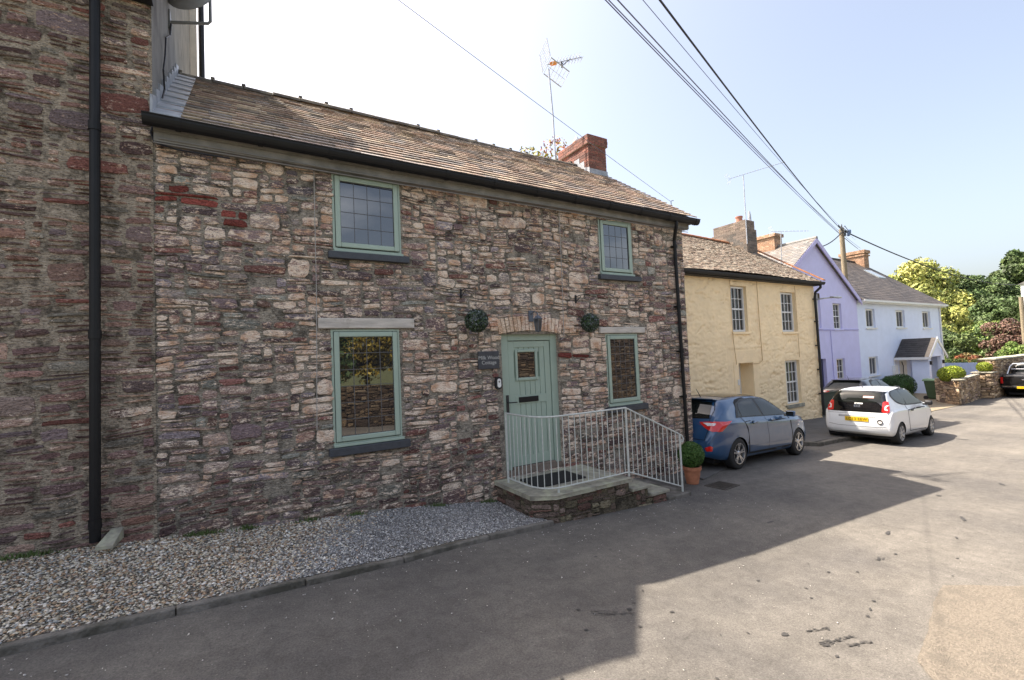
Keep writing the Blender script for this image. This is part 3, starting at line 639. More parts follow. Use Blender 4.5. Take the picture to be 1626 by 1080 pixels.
m = MB(); m.box(5.58, 6.71, YF-.045, YF+.1, .38, .49); m.build('lintel', M_LINTEL, cot, bevel=.012)
# brick arch over the door
mb = MB(); mb.usecol = True; g = random.Random(3); n = 17; BR = [(.34,.20,.13), (.36,.25,.17), (.30,.15,.09), (.38,.29,.21), (.26,.13,.09)]
for i in range(n):
    t0 = i/n; t1 = (i+1)/n; x0 = 3.52+1.2*t0+.005; x1 = 3.52+1.2*t1-.005
    zz = lambda x: .385+.055*(1-((x-4.12)/.6)**2)
    sl = (((x0+x1)/2-4.12)/.6)*.05; c = g.choice(BR); k = g.uniform(.8, 1.15); mb.col = (c[0]*k, c[1]*k, c[2]*k, g.uniform(.3, .9)); p = g.uniform(.02, .03)
    mb.hexa([(x0, YF-p, zz(x0)), (x1, YF-p, zz(x1)), (x1, YF+.05, zz(x1)), (x0, YF+.05, zz(x0)), (x0+sl, YF-p, zz(x0)+.23), (x1+sl, YF-p, zz(x1)+.23), (x1+sl, YF+.05, zz(x1)+.23), (x0+sl, YF+.05, zz(x0)+.23)])
for k2, (x0, x1, zt) in enumerate([(4.76, 5.06, .60), (4.75, 4.93, .53), (4.94, 5.1, .53), (4.76, 5.0, .46), (4.78, 4.88, .39), (4.9, 5.04, .39), (3.3, 3.5, .58), (3.36, 3.5, .51), (3.38, 3.5, .44), (3.42, 3.55, .3)]):
    c = g.choice(BR); mb.col = (*c, .7); mb.box(x0, x1, YF-.031, YF+.02, zt, zt+.062)
ba = mb.build('brick_arch', M_STONE, cot, bevel=.006)
# the arch head board fills the segment under the bricks
# door ------------------------------------------------------------
yd = 6.315
m = MB(); m.box(3.57, 3.725, yd-.03, yd+.06, -1.75, .43); m.box(4.555, 4.69, yd-.03, yd+.06, -1.75, .43); m.box(3.725, 4.555, yd-.03, yd+.06, .285, .44)
df = m.build('door_frame', M_GREEN, cot, bevel=.006)
m = MB(); m.box(3.57, 4.70, YF+.05, yd+.1, -1.84, -1.752); m.box(3.73, 4.55, yd-.06, yd-.02, -1.752, -1.715); m.build('threshold', pm('worn_step', (.20, .16, .13), .85, .25, 8, .4, 30), df, bevel=.008)
L0, L1, B0, B1 = 3.735, 4.545, -1.712, .275
m = MB(); gx0, gx1, gz0, gz1 = 3.905, 4.245, -.315, .095
m.box(L0, L0+.105, yd-.012, yd+.03, B0, B1); m.box(L1-.105, L1, yd-.012, yd+.03, B0, B1)
m.box(L0+.105, L1-.105, yd-.012, yd+.03, B1-.10, B1); m.box(L0+.105, L1-.105, yd-.012, yd+.03, -.735, -.60); m.box(L0+.105, L1-.105, yd-.012, yd+.03, B0, B0+.15)
bw = (L1-L0-.21)/6
for i in range(6):
    x0 = L0+.105+i*bw+.004; x1 = x0+bw-.008
    for (c, d) in ((-.60, B1-.10), (B0+.15, -.735)):
        if c == -.60:
            if x1 > gx0 and x0 < gx1:
                m.box(x0, x1, yd+.0, yd+.028, gz1, d); m.box(x0, x1, yd+.0, yd+.028, c, gz0); continue
        m.box(x0, x1, yd, yd+.028, c, d)
dr = m.build('door', M_GREEN, df, bevel=.003)
m = MB(); m.box(L0+.1, L1-.1, yd+.012, yd+.026, B0+.1, gz0); m.box(L0+.1, L1-.1, yd+.012, yd+.026, gz1, B1-.05); m.box(L0+.1, gx0, yd+.012, yd+.026, gz0, gz1); m.box(gx1, L1-.1, yd+.012, yd+.026, gz0, gz1); m.build('board_groove', M_GREEN_D, df)
m = MB()
for (a, b, c, d) in ((gx0-.045, gx0, gz0-.05, gz1+.045), (gx1, gx1+.045, gz0-.05, gz1+.045), (gx0, gx1, gz1, gz1+.045), (gx0, gx1, gz0-.05, gz0)): m.box(a, b, yd-.028, yd+.02, c, d)
m.build('glazing_bead', M_GREEN, df, bevel=.012, seg=3)
m = MB(); m.box(gx0-.01, gx1+.01, yd-.006, yd, gz0-.01, gz1+.01); m.build('door_pane', M_GLASS, df)
m = MB(); m.box(3.90, 4.275, yd-.032, yd-.012, -.712, -.625); m.build('letter_plate', M_BLACK, df, bevel=.008)
m = MB(); m.box(3.655, 3.70, yd-.045, yd-.03, -.86, -.575); m.tube([(3.677, yd-.03, -.69), (3.677, yd-.085, -.69), (3.70, yd-.095, -.69), (3.82, yd-.095, -.693)], .010, 8); m.build('door_handle', M_IRON, df, bevel=.006)
# gutter, fascia, pipes ------------------------------------------
m = MB(); m.box(-.70, 8.05, 6.075, 6.20, 2.50, 2.60); m.box(-.70, 8.12, 6.055, 6.12, 2.601, 2.74); m.build('fascia', pm('grey_fascia', (.20, .19, .17), .8, .3, 5, .2, 30), cot)
def gutter(m, x0, x1, y, z, r=.062, n=10, fall=0.0, dp=1.35):
    for (rr, flip) in ((r, 0), (r-.005, 1)):
        vs = []
        for x in (x0, x1):
            for k in range(n+1):
                a = math.pi+math.pi*k/n; vs.append((x, y+rr*math.cos(a), z+rr*math.sin(a)*dp+(fall if x == x1 else 0)))
        m._add(vs, [((k, k+1, n+2+k, n+1+k) if flip else (n+1+k, n+2+k, k+1, k)) for k in range(n)])
    for x in (x0, x1):
        zz = z+(fall if x == x1 else 0)
        m.poly([(x, y+r*math.cos(math.pi+math.pi*k/n), zz+r*math.sin(math.pi+math.pi*k/n)*dp) for k in range(n+1)])
m = MB(); gutter(m, -.78, 8.2, 5.978, 2.715, .075, fall=-.045)
x = -.5
while x < 8.1:
    zz = 2.715-.045*(x+.78)/9.0
    vs = [(xx, 5.978+.083*math.cos(math.pi+math.pi*k/10), zz+.083*math.sin(math.pi+math.pi*k/10)*1.33) for xx in (x, x+.05) for k in range(11)]
    m._add(vs, [(11+k, 12+k, k+1, k) for k in range(10)]); x += .78
m.tube([(-.78, 5.902, 2.717), (8.2, 5.902, 2.672)], .008, 6)
m.build('gutter', M_BLACK, cot, smooth=False)
m = MB(); m.tube([(7.56, 5.985, 2.62), (7.56, 5.99, 2.50), (7.60, 6.06, 2.36), (7.645, 6.13, 2.24), (7.65, 6.13, 2.1), (7.70, 6.13, -2.38)], .036, 10)
for z in (2.12, .9, .0, -.9): m.tube([(7.66+(2.1-z)*.011, 6.13, z-.035), (7.66+(2.1-z)*.011, 6.13, z+.035)], .044, 10); m.box(7.60, 7.74, 6.14, 6.2, z-.012, z+.012)
m.build('downpipe', M_BLACK, cot, smooth=False)
# roof -------------------------------------------------------------
SP = [(.36,.265,.21), (.31,.24,.195), (.40,.305,.235), (.25,.205,.18), (.45,.36,.27), (.29,.255,.235), (.37,.26,.20)]
mb = MB(); mb.usecol = True
slates(mb, -.70, 8.22, (6.0, 2.735), (9.0, 4.87), .27, .180, .018, SP, 21, jit=.004, lift=.025)
slates(mb, -.70, 8.22, (12.0, 2.735), (9.0, 4.87), .4, .3, .016, SP, 22)
mb.col = (.1, .09, .08, 1); mb.quad((-.7, 6.05, 2.73), (8.15, 6.05, 2.73), (8.15, 9.0, 4.84), (-.7, 9.0, 4.84)); mb.quad((-.7, 11.95, 2.73), (8.15, 11.95, 2.73), (8.15, 9.0, 4.84), (-.7, 9.0, 4.84))
rf = mb.build('roof', M_SLATE, cot)
m = MB(); x = -.68; g = random.Random(4)
while x < 7.5:
    z0 = 4.865+.03*math.sin(x*.8)+g.uniform(-.006, .006)
    for s_ in (0,):
        pts = []
        for xx in (x, x+.44):
            for k in range(7):
                a = math.pi*(k/6); pts.append((xx, 9.0-.13*math.cos(a), z0-.05+.10*math.sin(a)))
        m._add(pts, [(k, k+1, 8+k, 7+k) for k in range(6)]+[tuple(range(6, -1, -1)), tuple(range(7, 14))])
    if g.random() < .7: m.box(x-.03, x+.03, 8.95, 9.05, z0+.035, z0+.085)
    x += .45
m.build('ridge_tiles', pm('ridge_tile', (.10, .085, .07), .9, .35, 9, .4, 40, dirt=(.30, .26, .19), dscale=5), rf)
m = MB()                                                    # stepped lead flashing against the taller house
for k in range(9):
    t0, t1 = k/9, (k+1)/9; y0, y1 = 6.02+2.98*t0, 6.02+2.98*t1; z0, z1 = 2.78+2.12*t0, 2.78+2.12*t1
    m.hexa([(-.722, y0, z0), (-.700, y0, z0), (-.700, y1+.03, z1), (-.722, y1+.03, z1), (-.722, y0, z0+.20), (-.700, y0, z0+.20), (-.700, y1+.03, z0+.36), (-.722, y1+.03, z0+.36)])
    m.hexa([(-.70, y0, z0-.01), (-.46, y0, z0-.01), (-.46, y1, z1-.02), (-.70, y1, z1-.02), (-.70, y0, z0+.015), (-.46, y0, z0+.008), (-.46, y1+.02, z1+.002), (-.70, y1+.02, z1+.01)])
m.build('flashing', M_LEAD, rf)
# chimney -----------------------------------------------------------
def bricks(mb, x0, x1, y0, y1, z0, z1, pal, seed, bl=.215, bh=.065, jt=.010, proud=.006, sides='xXyY', mortar=(.28, .24, .20)):
    g = random.Random(seed); mb.col = (*mortar, 1); mb.box(x0, x1, y0, y1, z0, z1); nr = max(1, round((z1-z0)/(bh+jt))); ch = (z1-z0)/nr
    for r in range(nr):
        a = z0+r*ch+jt/2; b = a+ch-jt
        for s_ in sides:
            L0_, L1_ = (y0, y1) if s_ in 'xX' else (x0, x1); u = L0_-(bl/2 if r % 2 else 0)
            while u < L1_:
                p, q2 = max(u+jt/2, L0_-proud if s_ in 'yY' else L0_), min(u+bl-jt/2, L1_+proud if s_ in 'yY' else L1_); u += bl
                if q2-p < .02: continue
                c = g.choice(pal); k = g.uniform(.75, 1.25); mb.col = (c[0]*k, c[1]*k, c[2]*k, 1); d = proud*g.uniform(.6, 1.3)
                if s_ == 'x': mb.box(x0-d, x0+.01, p, q2, a, b)
                elif s_ == 'X': mb.box(x1-.01, x1+d, p, q2, a, b)
                elif s_ == 'y': mb.box(p, q2, y0-d, y0+.01, a, b)
                else: mb.box(p, q2, y1-.01, y1+d, a, b)
RED = [(.20,.072,.05), (.16,.058,.042), (.23,.09,.062), (.13,.055,.042), (.19,.085,.065)]
mb = MB(); mb.usecol = True; bricks(mb, 7.56, 8.13, 8.46, 9.56, 4.2, 5.22, RED, 5); bricks(mb, 7.52, 8.17, 8.42, 9.60, 5.22, 5.45, RED, 6)
ch = mb.build('chimney', M_BRICK, cot)
m = MB(); m.box(7.55, 8.14, 8.45, 9.57, 5.451, 5.475); m.build('flaunching', M_KERB, ch, bevel=.01)
m = MB(); m.lathe([(.11, 5.47), (.12, 5.50), (.115, 5.56), (.09, 5.575)], 16, (7.75, 9.1, 0)); m.build('chimney_pot', M_TERRA, ch)
m = MB(); m.lathe([(.10, 5.57), (.10, 5.60), (.0, 5.74)], 12, (7.75, 9.1, 0)); m.build('cowl', M_GALV, ch)
m = MB(); m.hexa([(7.545, 8.45, 4.40), (8.145, 8.45, 4.40), (8.145, 8.43, 4.40), (7.545, 8.43, 4.40), (7.545, 8.45, 4.60), (8.145, 8.45, 4.60), (8.145, 8.43, 4.60), (7.545, 8.43, 4.60)])
m.poly([(7.548, 8.43, 4.40), (7.548, 9.0, 4.82), (7.548, 9.0, 4.98), (7.548, 8.8, 4.98), (7.548, 8.8, 4.84), (7.548, 8.62, 4.84), (7.548, 8.62, 4.68), (7.548, 8.43, 4.62)]); m.build('chimney_flashing', M_LEAD, ch)
# thin wires on the wall
m = MB(); m.tube([(.905, 6.165, 2.48), (.90, 6.168, 1.0), (.885, 6.165, 0.2), (.865, 6.168, -.78)], .005, 5); m.build('wall_cable', pm('pale_cable', (.36, .34, .32), .7, .1, 5), cot); m = MB(); m.tube([(4.78, 6.12, 2.58), (4.785, 6.165, 2.4), (4.78, 6.165, 1.4), (4.76, 6.16, .32), (4.70, 6.165, .28)], .006, 5)
m.build('wall_cable', pm('pale_cable', (.36, .34, .32), .7, .1, 5), cot)
m = MB(); m.tube([(-.70, 6.07, 2.48), (2, 6.068, 2.455), (5, 6.068, 2.45), (8.0, 6.068, 2.43)], .007, 5); m.tube([(-.66, 6.06, 2.53), (2, 6.06, 2.50), (5, 6.06, 2.50), (8.0, 6.06, 2.47)], .006, 5)
m.build('eaves_cable', pm('eaves_cable', (.22, .21, .20), .7, .1, 5), cot)

# ================================================================ tall stone house on the left
lh = empty('stone_house', (-3, 6.2, -1.7), 'taller rubble stone house at the left edge with grey rendered side wall', 'house')
mb = MB(); mb.usecol = True
masonry(mb, -5.2, -.72, -2.3, 4.15, [], 31, lambda u, v, d: (u, YF-.012-d, v), cu=.06, cv=.032, wd=((3, 4, 5, 6, 7, 8), (4, 6, 6, 5, 4, 2)), hd=((1, 2, 3, 4), (4, 6, 3, 1)), gap=.012, prot=(.006, .022), skip=.06,
        colfn=lambda x, z, c, a: ((c[0]*.95, c[1]*.85, c[2]*.8), (a*(.5 if x < -1.2 else .95)*(.4 if z < -1.1 else 1) if z > -9 else 0)), mortar=(.185, .155, .12))
mb.build('wall', stone_mat('rubble_stone_left', thr=.575, gain=1.4), lh)
m = MB(); m._add([(-.72, YF-.012, -2.3), (-.72, YF-.012, 4.15), (-.72, 9.2, 7.55), (-.72, 11.4, 7.8), (-.72, 11.45, 9.0), (-.72, 12.15, 9.0), (-.72, 12.15, -2.3)], [(0, 1, 2, 3, 4, 5, 6)])
m._add([(-.725, 12.15, -2.3), (-.725, 12.15, 8.7), (-9, 12.15, 8.7), (-9, 12.15, -2.3)], [(0, 1, 2, 3)])
m.build('side_wall', M_RENDER, lh)
m = MB(); m.box(-.76, -.60, 12.0, 12.16, -2, 8.9); m.build('corner_board', pm('cream_board', (.55, .52, .45), .7, .1, 4), lh)
m = MB(); m.tube([(-.52, 12.2, -2), (-.52, 12.2, 9.0)], .06, 8); m.build('rear_downpipe', M_BLACK, lh)
m = MB(); m.tube([(-1.17, 6.085, 5.5), (-1.17, 6.085, 4.05), (-1.195, 6.085, -1.62)], .045, 12)
for z in (2.55, .42, -1.45): m.tube([(-1.18-(2-z)*.004, 6.085, z-.045), (-1.18-(2-z)*.004, 6.085, z+.045)], .053, 12)
m.tube([(-1.17, 6.085, 4.0), (-1.10, 6.05, 4.15), (-.95, 6.0, 4.22)], .043, 10)
m.build('downpipe', M_BLACK, lh, smooth=False)
m = MB(); gutter(m, -5.5, -.66, 5.99, 4.24, .07); m.build('gutter', M_BLACK, lh)
m = MB(); m.box(-5.2, -.70, 6.06, 6.19, 4.06, 4.2); m.build('fascia', M_BLACKM, lh)
m = MB(); m.hexa([(-9, 5.9, 4.22), (-.15, 5.9, 4.22), (-.15, 9.2, 7.6), (-9, 9.2, 7.6), (-9, 5.9, 4.29), (-.15, 5.9, 4.29), (-.15, 9.2, 7.70), (-9, 9.2, 7.70)])  # front slope overhang past the side wall added, unseen, to widen its road shadow
m.hexa([(-9, 9.21, 7.6), (-.55, 9.21, 7.6), (-.55, 11.4, 7.8), (-9, 11.4, 7.8), (-9, 9.21, 7.70), (-.55, 9.21, 7.70), (-.55, 11.4, 7.88), (-9, 11.4, 7.88)])
m.build('roof', pm('plain_slate', (.09, .085, .085), .7, .2, 6), lh)
# satellite dish on its bracket
dish = empty('satellite_dish', (-.72, 7.9, 5.0), 'white satellite dish on a grey bracket on the side wall of the tall stone house', 'satellite dish')
m = MB(); m.box(-.722, -.70, 7.82, 7.98, 4.88, 5.16); m.tube([(-.70, 7.9, 5.02), (-.25, 7.9, 5.16), (-.22, 7.9, 5.2), (-.22, 7.9, 5.75)], .022, 8); m.build('bracket', pm('grey_steel', (.16, .17, .17), .5, .1, 5), dish)
m = MB(); 
for rr in (0, .01): m.lathe([(.001+i*.04, -.9*(i*.04)**2+rr) for i in range(9)], 24)
o = m.build('reflector', pm('dish_grey', (.42, .44, .46), .5, .08, 5), dish, smooth=True); o.data.transform(Matrix.Translation((-.50, 7.75, 5.50)) @ Matrix.Rotation(R(70), 4, 'X') @ Matrix.Rotation(R(-25), 4, 'Y'))
m = MB(); m.tube([(-.69, 7.86, 4.98), (-.69, 7.7, 4.7), (-.69, 7.2, 4.35), (-.69, 7.1, 4.05), (-.69, 6.9, 3.75), (-.69, 7.0, 3.55), (-.69, 6.6, 3.15), (-.69, 6.3, 2.9), (-.70, 6.15, 2.75), (-.73, 6.13, 2.6), (-.70, 6.12, 2.5), (-.5, 6.10, 2.45), (0, 6.08, 2.44)], .010, 6)
m.build('cable', M_CABLE, dish)
m = MB(); m.hexa([(-1.16, 5.90, -1.66), (-1.02, 5.86, -1.66), (-.98, 6.12, -1.64), (-1.08, 6.14, -1.64), (-1.16, 5.90, -1.62), (-1.02, 5.86, -1.62), (-.98, 6.12, -1.53), (-1.08, 6.14, -1.53)])
tag(m.build('splash_stone', M_FLAG, bevel=.006), 'small stone slab leaning at the foot of the black downpipe', 'stone')

# ================================================================ steps and railing
st = empty('entrance_steps', (4.2, 5.6, -2.2), 'stone landing and steps up to the green door', 'steps')
path = [(3.375, 6.18), (3.375, 5.22), (3.63, 5.045), (4.97, 5.045), (5.36, 5.045), (5.77, 5.045)]
cum = [0]
for a, b in zip(path[:-1], path[1:]): cum.append(cum[-1]+math.dist(a, b))
def along(u, v, d):
    for i in range(len(path)-1):
        if u <= cum[i+1] or i == len(path)-2:
            t = (u-cum[i])/(cum[i+1]-cum[i]); a, b = Vector(path[i]), Vector(path[i+1]); p = a.lerp(b, t); tt = (b-a).normalized(); nn = Vector((tt.y, -tt.x))
            if nn.y > 0 and i > 1: nn = -nn
            return (p.x+nn.x*d*(1), p.y+nn.y*d, v)
t = along(.5, -2, .02)
mb = MB(); mb.usecol = True
masonry(mb, 0, cum[-1]-.01, -2.46, -1.885, [(cum[3], cum[4], -2.04, -1.8), (cum[4], cum[5]+1, -2.18, -1.8)], 41, along, cu=.05, cv=.035, gap=.005, wobble=.01, pal=[((.12,.09,.07),.1), ((.10,.075,.06),.1), ((.13,.075,.06),.0), ((.14,.12,.08),.3), ((.16,.12,.10),.7)], mortar=(.10, .085, .06), mstep=.08)
mb.build('base_wall', stone_mat('step_stone', thr=.66), st)
m = MB()
m.prism([(3.33, 6.19), (3.33, 5.19), (3.61, 5.0), (4.3, 5.0), (4.3, 5.28), (3.78, 5.28), (3.62, 5.42), (3.62, 6.19)], 'z', -1.885, -1.84)
m.prism([(4.306, 5.0), (5.0, 5.0), (5.0, 5.28), (4.306, 5.28)], 'z', -1.885, -1.838)
m.prism([(3.626, 6.19), (3.626, 5.425), (3.785, 5.286), (4.3, 5.286), (4.3, 6.19)], 'z', -1.885, -1.843)
m.prism([(4.306, 6.19), (4.306, 5.286), (5.0, 5.286), (5.0, 6.19)], 'z', -1.885, -1.841)
m.build('landing', M_FLAG, st, bevel=.008)
for (x0, x1, z) in ((5.003, 5.39, -2.0), (5.393, 5.80, -2.14)):
    m = MB(); m.box(x0, x1, 5.0, 6.18, z-.045, z); m.build('tread', M_FLAG, st, bevel=.008)
m = MB(); m.box(5.0, 5.365, 5.06, 6.17, -2.5, -2.046); m.box(5.366, 5.76, 5.06, 6.17, -2.4, -2.186); m.box(3.41, 5.0, 5.25, 6.17, -2.4, -1.89); m.build('core', M_KERB, st)
m = MB(); m.hexa([(5.78, 5.0, -2.45), (6.30, 5.0, -2.45), (6.30, 6.18, -2.45), (5.78, 6.18, -2.45), (5.78, 5.0, -2.275), (6.30, 5.0, -2.28), (6.30, 6.18, -2.28), (5.78, 6.18, -2.275)]); m.build('bottom_slab', M_KERB, st, bevel=.01)
rl = empty('railing', (4.2, 5.1, -1.84), 'grey metal railing round the door landing, sloping down beside the steps', 'railing')
P0 = [(3.47, 6.0), (3.47, 5.50), (3.485, 5.38), (3.53, 5.26), (3.60, 5.17), (3.70, 5.115), (3.82, 5.10), (5.04, 5.10)]
m = MB(); m.tube([(x, y, -.815) for x, y in P0]+[(6.20, 5.10, -1.345), (6.27, 5.10, -1.385), (6.30, 5.10, -1.43), (6.29, 5.10, -1.475), (6.255, 5.10, -1.485), (6.235, 5.10, -1.46), (6.25, 5.10, -1.44)], .013, 8); m.build('handrail', M_RAIL, rl)
m = MB(); m.tube([(x, y, -1.775) for x, y in P0], .011, 8); m.tube([(5.04, 5.10, -1.775), (6.215, 5.10, -2.20)], .011, 8); m.build('bottom_rail', M_RAIL, rl)
for (x, y, a, b) in ((3.47, 6.0, -1.84, -.81), (5.04, 5.10, -1.84, -.81), (6.215, 5.10, -2.28, -1.35), (3.74, 5.12, -1.85, -1.775)):
    m = MB(); m.tube([(x, y, a), (x, y, b)], .017, 10); m.build('post', M_RAIL, rl)
cp = [0]
for a, b in zip(P0[:-1], P0[1:]): cp.append(cp[-1]+math.dist(a, b))
u = .105
while u < cp[-1]-.05:
    for i in range(len(P0)-1):
        if cp[i] <= u < cp[i+1]:
            t = (u-cp[i])/(cp[i+1]-cp[i]); x = P0[i][0]+(P0[i+1][0]-P0[i][0])*t; y = P0[i][1]+(P0[i+1][1]-P0[i][1])*t
    m = MB(); m.tube([(x, y, -1.775), (x, y, -.815)], .0072, 6); m.build('baluster', M_RAIL, rl); u += .102
for k in range(1, 12):
    x = 5.04+1.175*k/12; m = MB(); m.tube([(x, 5.10, -1.775-.425*(k/12)), (x, 5.10, -.815-.535*(k/12)*1.0)], .0072, 6); m.build('baluster', M_RAIL, rl)
# door mat: rubber with a grid of holes
m = MB(); X0, X1, Y0, Y1, Z = 3.66, 4.50, 5.46, 5.98, -1.838
for i in range(25): x = X0+(X1-X0)*i/24; m.box(x-.011, x+.011, Y0, Y1, Z, Z+.014)
for j in range(16): y = Y0+(Y1-Y0)*j/15; m.box(X0, X1, y-.011, y+.011, Z-.001, Z+.012)
tag(m.build('door_mat', M_BLACKM), 'black rubber door mat full of small holes on the landing', 'door mat')

# ================================================================ things on the wall
def leafball(name, c, r, n, size, pal, mat, seed, parent=None, squash=1.0, fill=.82, lump=0.0):
    g = np.random.default_rng(seed)
    d = g.normal(size=(n, 3)); d /= np.linalg.norm(d, axis=1)[:, None]
    rad = r*(fill+(1.03-fill)*g.uniform(0, 1, n)**.6)
    if lump: rad *= 1+lump*(fbm(d[:, 0]*2+5, d[:, 1]*2+d[:, 2]*1.7+9, seed)-.5)*2
    P = d*rad[:, None]; P[:, 2] *= squash; P += np.array(c)
    t = g.normal(size=(n, 3)); t -= (t*d).sum(1)[:, None]*d*.5; t /= np.linalg.norm(t, axis=1)[:, None]
    b = np.cross(t, d+g.normal(size=(n, 3))*.7); b /= np.linalg.norm(b, axis=1)[:, None]
    s = size*g.uniform(.6, 1.3, n)[:, None]
    V = np.stack([P-t*s, P+b*s*.45, P+t*s, P-b*s*.45], 1).reshape(-1, 3); F = np.arange(4*n).reshape(-1, 4)
    pal = np.array(pal); col = pal[g.integers(0, len(pal), n)]*g.uniform(.6, 1.3, n)[:, None]
    C = np.ones((n, 4, 4)); C[:, :, :3] = col[:, None, :]
    return np_mesh(name, V, F, mat, C.reshape(-1, 4), parent)
def corecol(name, c, r, mat, parent, squash=1.0):
    m = MB(); n = 10; m.lathe([(max(r*math.sin(math.pi*k/n), .001), -r*math.cos(math.pi*k/n)*squash) for k in range(n+1)], 14, c); return m.build(name, mat, parent, smooth=True)
M_CORE = pm('inner_foliage', (.02, .035, .012), .9, .3, 10)
M_PLASTLEAF = pm('glossy_leaf', (1, 1, 1), .3, .2, 10, attr=True)
for (bx, bz, r, cr, side, sd) in ((3.01, .565, .165, 2.93, 'left of', 1), (5.15, .545, .15, 5.10, 'right of', 2)):
    t_ = empty('topiary_ball', (bx, 5.93, bz), 'dark artificial leaf ball hanging '+side+' the green door', 'topiary ball', 'hanging leaf balls by the door')
    corecol('core', (bx, 5.93, bz), r*.84, M_CORE, t_)
    leafball('leaves', (bx, 5.93, bz), r, 2600, .020, [(.03,.055,.022), (.045,.08,.03), (.02,.03,.018), (.16,.18,.20), (.04,.065,.035)], M_PLASTLEAF, sd, t_)
    b_ = empty('hanging_bracket', (cr, 6.17, bz+.42), 'small black iron bracket holding the leaf ball '+side+' the green door', 'bracket', 'iron brackets by the door')
    m = MB(); m.box(cr-.05, cr-.03, 6.155, 6.185, bz+.36, bz+.50); m.tube([(cr-.04, 6.16, bz+.47), (cr-.02, 6.05, bz+.49), (bx, 5.93, bz+.48), (bx, 5.90, bz+.46)], .007, 6); m.tube([(cr-.04, 6.16, bz+.38), (cr-.02, 6.05, bz+.47)], .006, 6); m.build('arm', M_IRON, b_)
    m = MB(); m.tube([(bx, 5.925, bz+.47), (bx, 5.93, bz+r*.9)], .003, 5); m.build('chain', M_IRON, b_)
ln = empty('wall_lantern', (4.13, 6.17, .6), 'grey metal lantern on the brick arch over the green door', 'lantern')
MG = pm('lantern_grey', (.10, .115, .14), .5, .2, 20)
m = MB(); m.box(4.07, 4.15, 6.15, 6.18, .58, .76); m.tube([(4.11, 6.16, .70), (4.11, 6.06, .74), (4.11, 5.98, .70), (4.11, 5.97, .66)], .010, 8); m.build('arm', MG, ln, bevel=.004)
m = MB(); m.lathe([(.0, .67), (.03, .66), (.085, .61), (.075, .60)], 6, (4.11, 5.97, 0)); m.lathe([(.045, .415), (.05, .41), (.0, .395)], 6, (4.11, 5.97, 0))
for k in range(6): a = k*math.pi/3; m.tube([(4.11+.072*math.cos(a), 5.97+.072*math.sin(a), .605), (4.11+.046*math.cos(a), 5.97+.046*math.sin(a), .415)], .005, 5)
m.build('cage', MG, ln)
m = MB(); m.lathe([(.066, .60), (.042, .42)], 6, (4.11, 5.97, 0)); m.build('lamp_glass', glass_mat('lantern_glass', (.06, .065, .07), 1.5), ln)
sg = empty('name_plaque', (3.3, 6.16, 0), 'dark slate house name plaque beside the green door', 'sign')
m = MB(); m.box(3.125, 3.485, 6.148, 6.172, -.145, .125); m.build('plate', pm('slate_plaque', (.045, .047, .055), .6, .25, 12, .2, 60), sg, bevel=.008)
M_TXT = pm('engraved_white', (.45, .45, .43), .7, .05, 4)
text_mesh('lettering', 'Milk Wood\nCottage', M_TXT, .078, sg, Matrix.Translation((3.305, 6.1465, -.010)) @ Matrix.Rotation(R(90), 4, 'X'), linesp=.95)
db = empty('doorbell', (3.45, 6.16, -.37), 'oval black and white doorbell below the slate plaque', 'doorbell')
def oval(m, cx, cz, w_, h_, y0, y1, n=20):
    pts = []
    for k in range(n):
        a = 2*math.pi*k/n; pts.append((cx+w_*math.cos(a), cz+(h_-w_)*(1 if math.sin(a) > 0 else -1)+w_*math.sin(a)))
    m.prism(pts, 'y', y0, y1)
m = MB(); oval(m, 3.45, -.365, .055, .095, 6.13, 6.17); m.build('surround', M_BLACKM, db, bevel=.005)
m = MB(); oval(m, 3.455, -.365, .032, .068, 6.123, 6.1299); m.build('face', M_WHITE, db)
m = MB(); m.lathe([(.0, 6.1195), (.012, 6.1195), (.014, 6.1228)], 12, (3.455, 0, -.345), axis='y'); m.build('button', M_LEADING, db)
# pot with clipped bush at the foot of the steps
pt = empty('plant_pot', (6.98, 5.5, -2.36), 'terracotta pot standing on the tarmac at the foot of the steps', 'plant pot')
m = MB(); m.lathe([(.0, -2.36), (.105, -2.36), (.125, -2.25), (.128, -2.245), (.14, -2.15), (.144, -2.145), (.148, -2.12), (.162, -2.115), (.165, -2.06), (.15, -2.055), (.145, -2.09), (.0, -2.09)], 28, (6.98, 5.5, 0)); m.build('pot', M_TERRA, pt, smooth=False)
m = MB(); m.lathe([(.0, -2.085), (.144, -2.088)], 20, (6.98, 5.5, 0)); m.build('soil', pm('potting_soil', (.03, .022, .015), .95, .3, 30), pt)
bsh = empty('potted_bush', (6.98, 5.5, -2.08), 'round clipped green bush growing in the terracotta pot', 'bush')
corecol('inner_crown', (6.98, 5.5, -1.86), .17, M_CORE, bsh); leafball('crown', (6.98, 5.5, -1.86), .225, 9000, .016, [(.05,.11,.02), (.07,.14,.03), (.035,.08,.015), (.09,.16,.04)], M_LEAF, 3, bsh, lump=.12, squash=.98)
m = MB(); m.tube([(6.98, 5.5, -2.09), (6.98, 5.5, -1.9)], .015, 6); m.build('stem', M_WOODPOLE, bsh)
